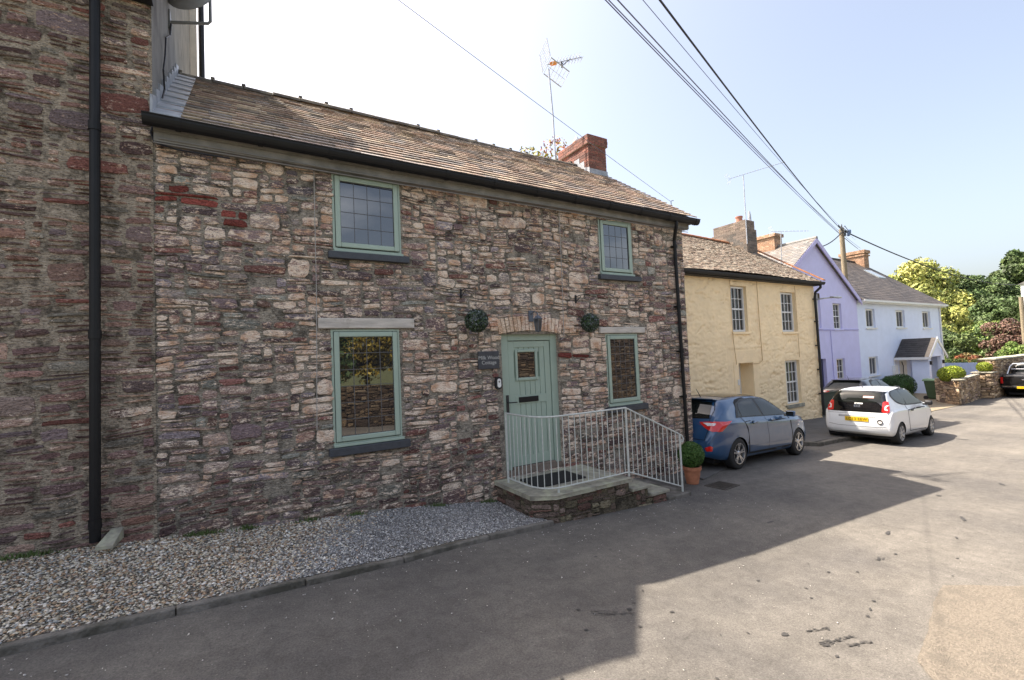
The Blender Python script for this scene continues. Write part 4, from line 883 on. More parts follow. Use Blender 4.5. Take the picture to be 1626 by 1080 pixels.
# drain grating
dg = empty('drain_grate', (7.27, 5.13, gz(7.27)), 'iron drain grating let into the tarmac beside the terracotta pot', 'drain')
m = MB(); ang = .12; c0 = Vector((7.27, 5.12))
def rr(x, y): return (c0.x+x*math.cos(ang)-y*math.sin(ang), c0.y+x*math.sin(ang)+y*math.cos(ang))
def gb(m, x0, x1, y0, y1, z0, z1):
    p = [rr(x0, y0), rr(x1, y0), rr(x1, y1), rr(x0, y1)]; m.hexa([(x, y, gz(x)+z0) for x, y in p]+[(x, y, gz(x)+z1) for x, y in p])
gb(m, -.25, .25, -.19, -.17, 0, .014); gb(m, -.25, .25, .17, .19, 0, .014); gb(m, -.25, -.225, -.17, .17, 0, .014); gb(m, .225, .25, -.17, .17, 0, .014)
for k in range(9): gb(m, -.20+k*.048, -.185+k*.048, -.17, .17, 0, .012)
m.build('bars', pm('grate_iron', (.065, .055, .045), .8, .4, 20, .3, 60), dg)
m = MB(); gb(m, -.225, .225, -.17, .17, .001, .004); m.build('sump', pm('sump_black', (.004, .004, .004), 1, .1, 5), dg)
# ================================================================ yellow house
M_YEL = pm('yellow_masonry_paint', (.93, .73, .45), .8, .07, 2.5, .25, 40, dirt=(.84, .65, .41), dscale=1.3, dth=(.56, .75))
M_YELD = pm('ochre_paint', (.45, .28, .12), .8, .1, 4, .2, 30)
M_DARKGL = glass_mat('sash_glass', (.02, .02, .022), 1.7)
yh = empty('yellow_house', (13.6, 8.9, -2.6), 'pale yellow painted rough stone house with white sash windows behind the blue car', 'house')
YY = 8.9; WX0, WX1, WZ1 = 8.3, 18.86, 2.33
YH = [(13.66, 14.52, .55, 2.05), (16.55, 17.52, .53, 1.96), (16.57, 17.52, -2.04, -.49), (13.84, 14.64, -2.65, -.47)]
def rough_sheet(name, x0, x1, z0, z1, holes, y, mat, parent, amp=.035, step=.032, rev=.20, seed=3, smoothz=None):
    xs = sorted(set(list(np.arange(x0, x1, step))+[x1]+[v for h in holes for v in h[:2]])); zs = sorted(set(list(np.arange(z0, z1, step))+[z1]+[v for h in holes for v in h[2:]]))
    xs = [x for x in xs if x0 <= x <= x1]; zs = [z for z in zs if z0 <= z <= z1]
    X, Z = np.meshgrid(xs, zs, indexing='ij')
    a = fbm(X*2.6, Z*8.0, seed, 3); b = vnoise(X*3.4+2*a, Z*11+3*a, seed+4); rid = 1-np.abs(2*b-1)
    H = amp*(.9*(rid**.6)-.4)+amp*.6*(fbm(X*9, Z*16, seed+8, 3)-.5)+amp*.8*(fbm(X*1.1, Z*1.3, seed+2, 2)-.5)
    cr_ = 1-np.abs(2*vnoise(X*1.9+1.5*a, Z*7.5+4*a, seed+20)-1); H = H-.050*np.clip((cr_-.84)/.16, 0, 1)*np.clip((fbm(X*1.4, Z*3, seed+31, 3)-.42)*6, 0, 1)
    m_ = np.ones_like(H)
    if smoothz is not None: m_ = smoothz(X, Z)
    for (p, q, c, d) in holes:
        dd = np.maximum(np.maximum(p-X, X-q), np.maximum(c-Z, Z-d)); m_ = np.minimum(m_, np.clip(dd/.10, 0, 1))
    H = H*m_; V = np.stack([X, y-H, Z], 2).reshape(-1, 3); nz_ = len(zs); F = []
    for i in range(len(xs)-1):
        for j in range(nz_-1):
            cx, cz = (xs[i]+xs[i+1])/2, (zs[j]+zs[j+1])/2
            if any(p < cx < q and c < cz < d for (p, q, c, d) in holes): continue
            F.append((i*nz_+j, (i+1)*nz_+j, (i+1)*nz_+j+1, i*nz_+j+1))
    o = np_mesh(name, V, np.array(F), mat, None, parent, smooth=True)
    return o
sm = lambda X, Z: np.where((X > 13.25) & (X < 15.0) & (Z < .0), .25, 1.0)
rough_sheet('wall', WX0, WX1, -2.9, WZ1, YH, YY, M_YEL, yh, smoothz=sm)
for h in YH: mb = MB(); reveal(mb, *h, YY, .20 if h[3] > -.47 or h[0] > 15 else .55, (1, 1, 1, 1)); mb.build('reveal', M_YEL, yh)
mb = MB(); mb.quad((WX1, YY, -2.9), (WX1, 15, -2.9), (WX1, 15, WZ1), (WX1, YY, WZ1)); mb.poly([(WX1, YY, WZ1), (WX1, 15, WZ1), (WX1, 11.9, 4.5)]); mb.quad((WX0, YY, -2.9), (WX0, 15, -2.9), (WX0, 15, WZ1), (WX0, YY, WZ1)); mb.poly([(WX0, YY, WZ1), (WX0, 15, WZ1), (WX0, 11.9, 4.5)]); mb.quad((WX0, 15, -2.9), (WX1, 15, -2.9), (WX1, 15, WZ1), (WX0, 15, WZ1)); mb.build('gable_wall', M_YEL, yh)
def sash_window(X0, X1, Z0, Z1, y, parent, cols=3, rows=4, name='window', fw=.06, mid=True, sill=None, pane=None):
    m = MB()
    m.box(X0, X0+fw, y, y+.08, Z0, Z1); m.box(X1-fw, X1, y, y+.08, Z0, Z1); m.box(X0+fw, X1-fw, y, y+.08, Z0, Z0+fw); m.box(X0+fw, X1-fw, y, y+.08, Z1-fw, Z1)
    fr = m.build(name, M_WHITE, parent, bevel=.006)
    a, b, c, d = X0+fw, X1-fw, Z0+fw, Z1-fw; m = MB(); bw = .009; mz = (c+d)/2
    if mid: m.box(a, b, y+.015, y+.055, mz-.025, mz+.025)
    for i in range(1, cols): x = a+(b-a)*i/cols; m.box(x-bw, x+bw, y+.022, y+.052, c, mz-.025 if mid else d); 
    if mid:
        for i in range(1, cols): x = a+(b-a)*i/cols; m.box(x-bw, x+bw, y+.022, y+.052, mz+.025, d)
    for j in range(1, rows):
        if mid and j == rows//2: continue
        z = c+(d-c)*j/rows; m.box(a, b, y+.0235, y+.0505, z-bw, z+bw)
    if m.v: m.build('glazing_bars', M_WHITE, fr)
    m = MB(); m.box(a-.01, b+.01, y+.056, y+.064, c-.01, d+.01); m.build('pane', pane or M_DARKGL, fr)
    if sill: m = MB(); m.box(sill[0], sill[1], sill[2], y-.001, sill[3], sill[4]); m.build('sill', sill[5], fr, bevel=.008)
    return fr
for k, h in enumerate(YH[:3]):
    sash_window(h[0]+(.13 if k == 0 else .17), h[1]-.003, h[2]+.01, h[3]-.01, YY+.10, yh, 3, 4, sill=(h[0]-.08, h[1]+.08, YY-.06, h[2]-.08-(.05 if k == 2 else 0), h[2]-.002, M_YEL if k < 2 else M_FLAG))
m = MB(); h = YH[3]; m.box(h[0]+.0, h[0]+.07, YY+.40, YY+.47, -2.65, h[3]); m.box(h[0]+.07, h[1]-.001, YY+.45, YY+.5, -2.65, h[3]-.002); dd_ = m.build('door', M_WHITE, yh, bevel=.005)
m = MB(); m.box(13.74, 13.82, YY-.03, YY+.01, -1.16, -.98); tag(m.build('number_plaque', M_WHITE, yh), None)
m = MB(); m.box(13.70, 14.80, YY-.010, YY+.004, -.47, -.05); m.box(13.58, 13.84, YY-.012, YY+.004, -2.6, -.40); m.box(14.64, 14.86, YY-.012, YY+.004, -2.6, -.40); m.build('smooth_surround', M_YEL, yh, bevel=.01)
m = MB(); m.tube([(15.05, YY-.06, 2.3), (15.08, YY-.05, 1.0), (15.12, YY-.05, -.42), (14.9, YY-.05, -.52), (14.3, YY-.05, -.50)], .010, 5); m.build('wall_cable', M_YELD, yh); m = MB(); m.tube([(13.58, YY-.05, 2.2), (13.58, YY-.05, .3), (13.68, YY-.05, -.5)], .008, 5); m.build('wall_cable', M_YELD, yh); m = MB(); m.tube([(17.45, YY-.05, 2.2), (17.46, YY-.05, -.4)], .008, 5); m.build('wall_cable', M_YELD, yh)
YP = [(.20,.15,.115), (.235,.18,.135), (.165,.125,.10), (.26,.20,.155), (.18,.135,.10), (.27,.22,.17)]
mb = MB(); mb.usecol = True
dr_ = lambda x, v: .05*math.sin(x*.55)*1-.03
slates(mb, 8.2, 19.12, (8.62, 2.42), (11.9, 4.62), .17, .125, .020, YP, 51, jit=.010, lift=.013, droop=dr_, wj=.45)
slates(mb, 8.2, 19.12, (15.2, 2.42), (11.9, 4.62), .5, .4, .020, YP, 52, droop=dr_)
mb.col = (.08, .07, .06, 1); mb.quad((8.2, 8.66, 2.36), (19.1, 8.66, 2.36), (19.1, 11.9, 4.5), (8.2, 11.9, 4.5)); mb.quad((8.2, 15.1, 2.36), (19.1, 15.1, 2.36), (19.1, 11.9, 4.5), (8.2, 11.9, 4.5))
yr = mb.build('roof', pm('weathered_slate', (1, 1, 1), .85, .4, 14, .6, 40, attr=True, dirt=(.36, .33, .27), dscale=7, dth=(.50, .62), spec=.2), yh)
m = MB(); g = random.Random(8); x = 8.2
M_RIDGE2 = pm('rusty_ridge_tile', (.30, .12, .05), .9, .35, 9, .4, 40, dirt=(.12, .08, .06), dscale=4)
while x < 19.1:
    z0 = 4.60+.05*math.sin(x*.55)-.03; xe = min(x+.40, 19.12); pts = []
    for xx in (x, xe):
        for k in range(7): a = math.pi*k/6; pts.append((xx, 11.9-.15*math.cos(a), z0-.04+.12*math.sin(a)))
    m._add(pts, [(k, k+1, 8+k, 7+k) for k in range(6)]+[tuple(range(6, -1, -1)), tuple(range(7, 14))]); x += .41
m.build('ridge_tiles', M_RIDGE2, yr)
m = MB(); m.hexa([(19.0, 8.60, 2.43), (19.16, 8.60, 2.43), (19.16, 11.9, 4.66), (19.0, 11.9, 4.66), (19.0, 8.60, 2.47), (19.16, 8.60, 2.47), (19.16, 11.9, 4.71), (19.0, 11.9, 4.71)]); m.build('verge', M_RIDGE2, yr)
m = MB(); gutter(m, 8.3, 19.0, 8.60, 2.36, .075); m.box(8.3, 18.9, 8.66, 8.88, 2.24, 2.32); m.build('gutter', M_BLACKM, yh)
m = MB(); m.tube([(18.78, 8.60, 2.32), (18.80, 8.62, 2.16), (18.74, 8.78, 2.0), (18.72, 8.80, 1.8), (18.80, 8.80, -2.6)], .045, 10)
for z in (1.75, .9, 0, -.9, -1.8): m.box(18.70, 18.86, 8.80, 8.9, z-.02, z+.02)
m.build('downpipe', M_BLACKM, yh)
GREYB = [(.12,.10,.085), (.15,.12,.10), (.10,.09,.08), (.17,.13,.10)]
mb = MB(); mb.usecol = True; bricks(mb, 18.22, 18.94, 11.0, 12.6, 3.6, 4.98, GREYB, 5, bl=.3, bh=.10, proud=.004); bricks(mb, 18.26, 18.90, 11.05, 12.52, 4.98, 5.36, [(.17,.13,.11), (.14,.11,.09), (.19,.15,.12)], 6, bl=.22, bh=.08)
yc = mb.build('chimney', M_BRICK, yh)
m = MB(); m.lathe([(.13, 5.36), (.13, 5.55), (.15, 5.57), (.15, 5.62), (.11, 5.63)], 14, (18.5, 11.45, 0)); m.build('chimney_pot', pm('red_pot', (.38, .17, .12), .8, .15, 8), yc, smooth=False)
m = MB(); m.lathe([(.07, 5.36), (.06, 5.6), (.03, 5.8)], 10, (18.78, 11.15, 0)); m.build('chimney_cowl', M_GALV, yc)
def yagi(name, label, base, top, dirv, ln, n, parent_cat='aerial', r=.02, el=.10, refl=None, group=None):
    e = empty(name, base, label, parent_cat, group)
    m = MB(); m.tube([base, top], r, 8); m.build('mast', M_GALV, e)
    d = Vector(dirv).normalized(); T = Vector(top); sd_ = d.cross(Vector((0, 0, 1))).normalized(); m = MB()
    a = T-d*ln*.25+Vector((0, 0, .03)); b = T+d*ln*.75+Vector((0, 0, .03)); m.tube([a, b], .010, 6); m.build('boom', M_GALV, e)
    m = MB()
    for k in range(n):
        p = a.lerp(b, (k+.5)/n); m.tube([p-sd_*el, p+sd_*el], .005, 5)
    up = sd_.cross(d); q = a
    for s1 in (-1, 1):
        for k in range(4): z = s1*(.05+.05*k); m.tube([q+up*z-sd_*.12-d*.02*k, q+up*z+sd_*.12-d*.02*k], .005, 5)
    m.build('elements', M_GALV, e)
    return e
yagi('tv_aerial', 'long thin television aerial strapped to the dark yellow-house chimney', (18.17, 10.96, 4.3), (18.2, 10.96, 7.18), (.92, -.30, .30), 3.0, 22, el=.06, group='rooftop television aerials')

# ================================================================ purple house
M_PUR = pm('lilac_render', (.58, .57, .84), .85, .05, 2, .15, 30)
M_PURD = pm('lilac_trim', (.40, .39, .66), .8, .05, 2)
M_NAVY = pm('navy_door', (.018, .02, .09), .4, .1, 4)
ph = empty('lilac_house', (25.8, 12.05, -2.9), 'lilac rendered house with a steep gable facing the street', 'house')
YPU = 12.05; PX0, PX1, PXC, PZ, PA = 21.35, 30.2, 25.80, 2.42, 5.40
PH = [(27.42, 28.36, .83, 2.22), (27.42, 28.34, -2.2, -.76), (25.1, 26.12, .90, 2.70), (25.42, 26.32, -2.95, -.70)]
def holed_wall(m, x0, x1, z0, z1, holes, y):
    us = sorted(set([x0, x1]+[v for h in holes for v in h[:2]])); zs = sorted(set([z0, z1]+[v for h in holes for v in h[2:]]))
    for a, b in zip(us[:-1], us[1:]):
        for c, d in zip(zs[:-1], zs[1:]):
            if any(h[0]-1e-6 <= a and b <= h[1]+1e-6 and h[2]-1e-6 <= c and d <= h[3]+1e-6 for h in holes): continue
            m.quad((a, y, c), (b, y, c), (b, y, d), (a, y, d))
    for h in holes: reveal(m, *h, y, .22, (1, 1, 1, 1))
m = MB(); holed_wall(m, PX0, PX1, -3.1, PZ, [h for h in PH if h[3] < PZ]+[(25.1, 26.12, .90, PZ)], YPU)
# gable triangle with the top of the left window cut in
m.poly([(PX0, YPU, PZ), (25.1, YPU, PZ), (25.1, YPU, 2.70), (25.1, YPU, PZ+(25.1-PX0)*.669)]); m.poly([(25.1, YPU, 2.7), (26.12, YPU, 2.7), (26.12, YPU, PA-.21), (PXC, YPU, PA), (25.1, YPU, PZ+(25.1-PX0)*.669)])
m.poly([(26.12, YPU, PZ), (PX1, YPU, PZ), (26.12, YPU, PA-.21)]); m.quad((PX0, YPU, -3.1), (PX0, 19, -3.1), (PX0, 19, PZ), (PX0, YPU, PZ)); m.quad((PX1, YPU, -3.1), (PX1, 19, -3.1), (PX1, 19, PZ), (PX1, YPU, PZ))
m.build('wall', M_PUR, ph)
for k, h in enumerate(PH[:3]): sash_window(h[0]+.20, h[1]-.003, h[2]+.005, h[3]-.005, YPU+.10, ph, 2 if k < 2 else 2, 6 if k == 2 else 4, sill=(h[0]-.05, h[1]+.05, YPU-.05, h[2]-.07, h[2]-.002, M_PUR))
m = MB(); h = PH[3]; m.box(h[0], h[1], YPU+.16, YPU+.21, h[2], h[3]); m.build('door', M_NAVY, ph)
m = MB(); m.box(25.05, 25.22, YPU-.02, YPU-.002, -.42, -.2); m.build('house_number', pm('grey_number_plate', (.25, .22, .2), .6), ph)
m = MB(); m.box(PX0, PX1-.03, YPU-.035, YPU-.002, .76, .82); m.tube([(26.95, YPU-.03, .76), (27.0, YPU-.03, -2.9)], .015, 6); m.build('string_course', M_PURD, ph)
m = MB()
for s_, xe in ((-1, PX0-.15), (1, PX1+.18)):
    zt, ze = PA+.16, PZ-.02
    m.hexa([(xe, YPU-.22, ze-.22), (PXC, YPU-.22, zt-.27), (PXC, YPU-.17, zt-.27), (xe, YPU-.17, ze-.22), (xe, YPU-.22, ze), (PXC, YPU-.22, zt-.02), (PXC, YPU-.17, zt-.02), (xe, YPU-.17, ze)])
m.build('barge_board', pm('lilac_board', (.50, .47, .74), .6, .05, 3), ph)
mb = MB(); mb.usecol = True; g = random.Random(9); LS = [(.15,.14,.132), (.125,.12,.118), (.17,.155,.145), (.14,.122,.108)]; DK = [(.075,.062,.055), (.09,.075,.065), (.065,.055,.05)]
def side_slates(mb, yA, yB, eave, ridge, sw, expo, th, pal, seed):
    """slope that rises along X; eave/ridge=(x,z); courses run along Y"""
    g = random.Random(seed); dx, dz = ridge[0]-eave[0], ridge[1]-eave[1]; Ln = math.hypot(dx, dz); ux, uz = dx/Ln, dz/Ln; nx, nz_ = -uz, ux
    if nz_ < 0: nx, nz_ = -nx, -nz_
    for r in range(int(Ln/expo)+1):
        v = r*expo; top = min(v+expo*1.2, Ln); y = yA-(sw/2 if r % 2 else 0)
        while y < yB:
            a, b = max(y, yA), min(y+sw-.006, yB); y += sw
            if b-a < .02: continue
            c = g.choice(pal); k = g.uniform(.8, 1.2); mb.col = (c[0]*k, c[1]*k, c[2]*k, 1); l0 = .012+g.uniform(0, .004)
            pt = lambda Y, vv, nn: (eave[0]+ux*vv+nx*nn, Y, eave[1]+uz*vv+nz_*nn)
            mb.hexa([pt(a, v, l0-th), pt(b, v, l0-th), pt(b, top, -th), pt(a, top, -th), pt(a, v, l0), pt(b, v, l0), pt(b, top, 0), pt(a, top, 0)])
side_slates(mb, YPU-.2, 19, (PX0-.2, PZ-.02), (PXC, PA+.16), .3, .2, .015, LS, 3); side_slates(mb, YPU-.2, 19, (PX1+.2, PZ-.02), (PXC, PA+.16), .3, .2, .015, LS, 4)
m_ = mb.build('roof', M_SLATE_D, ph)
m = MB(); m.tube([(PXC, YPU-.22, PA+.15), (PXC, 19, PA+.15)], .09, 8); m.build('ridge_tiles', pm('grey_ridge', (.20, .19, .18), .8, .2, 5), m_)
OR = [(.36,.21,.13), (.31,.18,.11), (.40,.26,.17)]
mb = MB(); mb.usecol = True; bricks(mb, 25.45, 26.2, 13.8, 15.0, 4.6, 6.08, OR, 8); bricks(mb, 25.38, 26.27, 13.73, 15.07, 6.08, 6.26, OR, 9); mb.build('chimney', M_BRICK, ph)
yagi('tv_aerial', 'short television aerial on a mast in front of the grey roof of the lilac house', (22.75, 12.1, 3.4), (22.75, 12.0, 5.56), (.95, -.25, .05), 2.3, 10, el=.05, group='rooftop television aerials')
# ================================================================ pale blue house
M_PB = pm('pale_blue_render', (.68, .75, .92), .85, .04, 2, .15, 30)
wh = empty('pale_blue_house', (36.5, 12.1, -3.1), 'pale blue house with dark tiled roof and a gabled porch', 'house')
YW = 12.09; WHs = [(31.3, 32.52, .90, 2.02), (35.45, 36.8, .90, 2.0), (39.65, 41.05, .86, 2.0), (31.3, 32.5, -1.88, -.80)]
m = MB(); holed_wall(m, 30.21, 42.9, -3.3, 2.45, WHs, YW); m.quad((42.9, YW, -3.3), (42.9, 21.5, -3.3), (42.9, 21.5, 2.45), (42.9, YW, 2.45)); m.poly([(42.9, YW, 2.45), (42.9, 21.5, 2.45), (42.9, 16.8, 6.25)]); m.poly([(30.21, YW, 2.45), (30.21, 21.5, 2.45), (30.21, 16.8, 6.25)]); m.quad((30.21, 21.5, -3.3), (42.9, 21.5, -3.3), (42.9, 21.5, 2.45), (30.21, 21.5, 2.45))
m.build('wall', M_PB, wh)
for k, h in enumerate(WHs): sash_window(h[0]+(.3 if k in (1, 2) else .24), h[1]-.003, h[2]+.005, h[3]-.005, YW+.10, wh, 2, 1, mid=False, fw=.09, sill=(h[0]-.1, h[1]+.1, YW-.08, h[2]-.08, h[2]-.002, M_WHITE))
m = MB(); m.box(30.3, 43.15, YW-.30, YW-.005, 2.30, 2.44); m.box(30.3, 43.15, YW-.42, YW-.301, 2.36, 2.47); m.tube([(42.7, YW-.06, 2.3), (42.7, YW-.06, -3.1)], .05, 8); m.build('gutter', M_WHITE, wh)
mb = MB(); mb.usecol = True
slates(mb, 30.25, 43.3, (11.72, 2.46), (16.8, 6.45), .33, .26, .02, DK, 61, jit=.003); slates(mb, 30.25, 43.3, (21.8, 2.46), (16.8, 6.45), .6, .5, .02, DK, 62)
mb.col = (.06, .05, .045, 1); mb.quad((30.25, 11.75, 2.44), (43.28, 11.75, 2.44), (43.28, 16.8, 6.40), (30.25, 16.8, 6.40))
wr = mb.build('roof', M_SLATE_D, wh); m = MB(); m.tube([(30.25, 16.8, 6.46), (43.3, 16.8, 6.46)], .10, 8); m.build('ridge_tiles', pm('dark_ridge', (.06, .05, .045), .8, .2, 5), wr)
m = MB(); 
def onroof(y, d=.0): return 2.46+(y-11.72)*(3.99/5.08)+d
m.hexa([(40.4, 14.6, onroof(14.6)), (41.6, 14.6, onroof(14.6)), (41.6, 15.5, onroof(15.5)), (40.4, 15.5, onroof(15.5)), (40.4, 14.6, onroof(14.6, .09)), (41.6, 14.6, onroof(14.6, .09)), (41.6, 15.5, onroof(15.5, .09)), (40.4, 15.5, onroof(15.5, .09))]); m.build('skylight', glass_mat('skylight_glass', (.25, .28, .3), 1.6, .1), wr)
mb = MB(); mb.usecol = True; bricks(mb, 42.15, 42.95, 16.1, 17.7, 5.5, 7.05, OR, 18); bricks(mb, 42.08, 43.02, 16.02, 17.78, 6.85, 6.96, OR, 19); bricks(mb, 42.05, 43.05, 16.0, 17.8, 7.05, 7.30, OR, 20); mb.build('chimney', M_BRICK, wh)
m = MB(); m.box(35.45, 36.45, YW-.03, YW-.003, -3.0, -.92); wd_ = m.build('door', pm('cream_white_door', (.66, .64, .58), .45, .05, 3), wh, bevel=.01)
m = MB(); m.tube([(35.72, YW-.05, -2.6), (35.65, YW-.09, -2.45), (35.78, YW-.09, -2.2), (35.70, YW-.09, -1.8), (35.75, YW-.09, -1.5), (35.62, YW-.09, -1.35), (35.7, YW-.05, -1.25)], .022, 6); m.build('door_handle', M_IRON, wd_)
m = MB(); m.box(34.35, 34.72, YW-.16, YW-.003, -1.95, -1.42); m.tube([(34.6, YW-.04, -.95), (34.6, YW-.04, -1.42)], .02, 6); m.tube([(34.6, YW-.04, -1.95), (34.65, YW-.04, -3.1)], .02, 6); m.build('meter_box', M_WHITE, wh, bevel=.01)
# porch
pr = MB(); pr.box(34.9, 35.0, 10.7, 11.3, -3.3, -.95); pr.box(34.9, 35.22, 10.5, 10.7, -3.3, -.95); pr.box(36.9, 37.2, 10.5, 10.7, -3.3, -.95); pr.box(37.08, 37.2, 10.7, 12.05, -3.3, -.95); pr.prism([(34.9, -.95), (37.2, -.95), (36.05, .02)], 'y', 10.5, 10.62)
pr.box(34.95, 37.15, 10.63, 12.05, -.97, -.93); po = pr.build('porch', M_PB, wh)
mb = MB(); mb.usecol = True; side_slates(mb, 10.62, 12.06, (34.66, -.98), (36.05, .17), .3, .19, .025, [(.045,.042,.042), (.055,.05,.05), (.038,.035,.035)], 5); side_slates(mb, 10.62, 12.06, (37.44, -.98), (36.05, .17), .3, .19, .025, [(.04,.04,.04)], 6)
mb.col = (.45, .36, .26, 1); mb.hexa([(34.70, 10.38, -.97), (34.72, 10.38, -.97), (36.05, 10.38, .13), (36.0, 10.38, .15), (34.70, 10.62, -.93), (34.72, 10.62, -.93), (36.05, 10.62, .17), (36.0, 10.62, .19)])
mb.build('porch_roof', M_SLATE_D, po)
m = MB()
for xe in (34.62, 37.48): m.hexa([(xe, 10.34, -1.12), (36.05, 10.34, -.02), (36.05, 10.40, -.02), (xe, 10.40, -1.12), (xe, 10.34, -.94), (36.05, 10.34, .20), (36.05, 10.40, .20), (xe, 10.40, -.94)])
m.box(34.62, 34.70, 10.41, 12.05, -1.10, -.955); m.build('porch_barge_board', M_WHITE, po)
m = MB()
for x in (35.06, 37.05): m.box(x-.05, x+.05, 10.40, 10.495, -1.42, -1.2)
m.build('porch_lamps', M_IRON, po)
# clipped domes by the blue house wall
for k, (x, y, r) in enumerate(((31.9, 11.3, .62), (33.25, 11.3, .66))):
    e = empty('clipped_shrub', (x, y, gz(x)), ('dark green clipped dome, left of the pair' if k == 0 else 'dark green clipped dome, right of the pair')+' under the pale blue house', 'shrub', 'clipped domes under the pale blue house')
    corecol('inner_crown', (x, y, gz(x)+.55), r*.85, M_CORE, e); leafball('crown', (x, y, gz(x)+.55), r, 4000, .04, [(.04,.09,.02), (.055,.12,.03), (.03,.07,.02)], M_LEAF, 70+k, e)
# green board fence beside the yellow house
M_DGRN = pm('dark_green_boards', (.045, .06, .04), .8, .25, 4, .3, 30, stretch=(.3, 1, 5))
gf = empty('board_fence', (20.4, 9.0, -2.85), 'low dark green board fence beside the yellow house and behind the white car', 'fence')
m = MB()
for k in range(6): z = -2.85+k*.165; m.box(18.95, 22.1, 9.02, 9.045, z+.006, z+.16)
m.box(18.95, 22.1, 9.0, 9.06, -1.86, -1.83); m.build('boards', M_DGRN, gf)
for x in (19.0, 20.5, 22.05): m = MB(); m.box(x-.04, x+.04, 9.046, 9.12, -2.9, -1.87); m.build('post', M_DGRN, gf)
# ---------------------------------------------------------------- garden walls by the drive
def wall_path(path, z0fn, z1, thick_in, name, label, seed, depth=(.01, .05)):
    e = empty(name, (path[0][0], path[0][1], gz(path[0][0])), label, 'wall')
    cum = [0]
    for a, b in zip(path[:-1], path[1:]): cum.append(cum[-1]+math.dist(a, b))
    def f(u, v, d):
        for i in range(len(path)-1):
            if u <= cum[i+1] or i == len(path)-2:
                t = (u-cum[i])/(cum[i+1]-cum[i]); a, b = Vector(path[i]), Vector(path[i+1]); p = a.lerp(b, t); tt = (b-a).normalized(); return (p.x+tt.y*d, p.y-tt.x*d, v)
    mb = MB(); mb.usecol = True
    masonry(mb, 0, cum[-1], z0fn, z1, [], seed, f, cu=.07, cv=.05, gap=.008, prot=depth, pal=[((.30,.22,.14),.6), ((.36,.26,.16),.7), ((.25,.17,.10),.5), ((.40,.31,.21),.9), ((.22,.16,.12),.4)], mortar=(.16, .12, .08), wobble=.02)
    return e, mb
e, mb = wall_path([(29.5, 8.7), (28.2, 7.5), (33.0, 7.95)], -3.35, -1.88, 0, 'planter_wall', 'low stone planter wall with clipped bushes on top, beside the buff drive', 81)
mb.col = (.12, .09, .06, 0); mb.poly([(28.2, 7.5, -1.90), (33.0, 7.95, -1.90), (33.0, 8.9, -1.90), (29.5, 8.7, -1.90)]); mb.col = (.3, .23, .15, .5); mb.quad((29.5, 8.7, -3.3), (33, 8.9, -3.3), (33, 8.9, -1.9), (29.5, 8.7, -1.9)); mb.quad((33, 7.95, -3.3), (33, 8.9, -3.3), (33, 8.9, -1.9), (33, 7.95, -1.9))
mb.build('stonework', M_WARM, e)
m = MB(); P_ = [(29.52, 8.72), (28.17, 7.47), (33.0, 7.92)]; 
for a, b in zip(P_[:-1], P_[1:]):
    a, b = Vector(a), Vector(b); t_ = (b-a).normalized(); n_ = Vector((-t_.y, t_.x)) ; L_ = (b-a).length; k = 0
    while k < L_-.1:
        p, q2 = a+t_*k, a+t_*min(k+.38, L_); m.hexa([(v.x, v.y, -1.88) for v in (p, q2, q2+n_*.25, p+n_*.25)]+[(v.x, v.y, -1.83+rnd.uniform(-.01, .015)) for v in (p, q2, q2+n_*.25, p+n_*.25)]); k += .4
m.build('coping', M_FLAG, e, bevel=.012)
for k, (x, y, r, gcol, lab) in enumerate(((28.85, 7.98, .42, 0, 'lime green clipped bush on the planter wall, nearest the bin'), (29.75, 8.06, .42, 0, 'lime green clipped bush on the planter wall, farther from the bin'), (33.5, 7.86, .30, 0, 'small lime green clipped bush on the low stone pier'))):
    c_ = empty('clipped_bush', (x, y, -1.9), lab, 'bush', 'lime green bushes by the drive'); cz = -1.62 if k < 2 else -1.50
    corecol('inner_crown', (x, y, cz), r*.86, M_CORE, c_, .7); leafball('crown', (x, y, cz), r, 5000, .035, [(.24,.30,.03), (.32,.37,.04), (.16,.22,.025)], M_LEAF, 90+k, c_, squash=.85)
e, mb = wall_path([(33.9, 8.2), (33.9, 7.54), (60, 7.5)], -3.7, -1.16, 0, 'high_stone_wall', 'high stone wall with pale coping running along the street behind the black pickup', 83)
mb.col = (.3, .23, .15, .5); mb.quad((33.9, 8.15, -3.7), (60, 8.15, -3.7), (60, 8.15, -1.16), (33.9, 8.15, -1.16)); mb.build('stonework', M_WARM, e)
m = MB(); x = 33.85
while x < 60: m.box(x, x+.55, 7.48, 8.2, -1.16, -1.09+rnd.uniform(0, .02)); x += .56
m.build('coping', M_FLAG, e, bevel=.015)
e, mb = wall_path([(33.1, 8.25), (33.1, 7.52), (33.88, 7.52)], -3.6, -1.80, 0, 'stone_pier', 'low stone pier between the planter wall and the high stone wall', 85)
mb.build('stonework', M_WARM, e); m = MB(); m.box(33.05, 33.89, 7.46, 8.3, -1.80, -1.74); m.build('coping', M_FLAG, e, bevel=.015)
# pale blue fence at the end of the drive
bf = empty('blue_fence', (43.1, 10.5, -3.2), 'pale blue vertical board fence between the porch and the stone wall', 'fence')
m = MB(); y = 8.6
while y < 12.2: m.box(43.08, 43.11, y, y+.145, -3.3, -1.62); y += .15
m.build('boards', pm('pale_blue_boards', (.42, .50, .68), .7, .08, 4), bf); m = MB(); m.box(43.12, 43.17, 8.6, 12.2, -2.0, -1.9); m.box(43.12, 43.17, 8.6, 12.2, -3.0, -2.9); m.build('rail', pm('pale_blue_boards', (1, 1, 1)), bf)
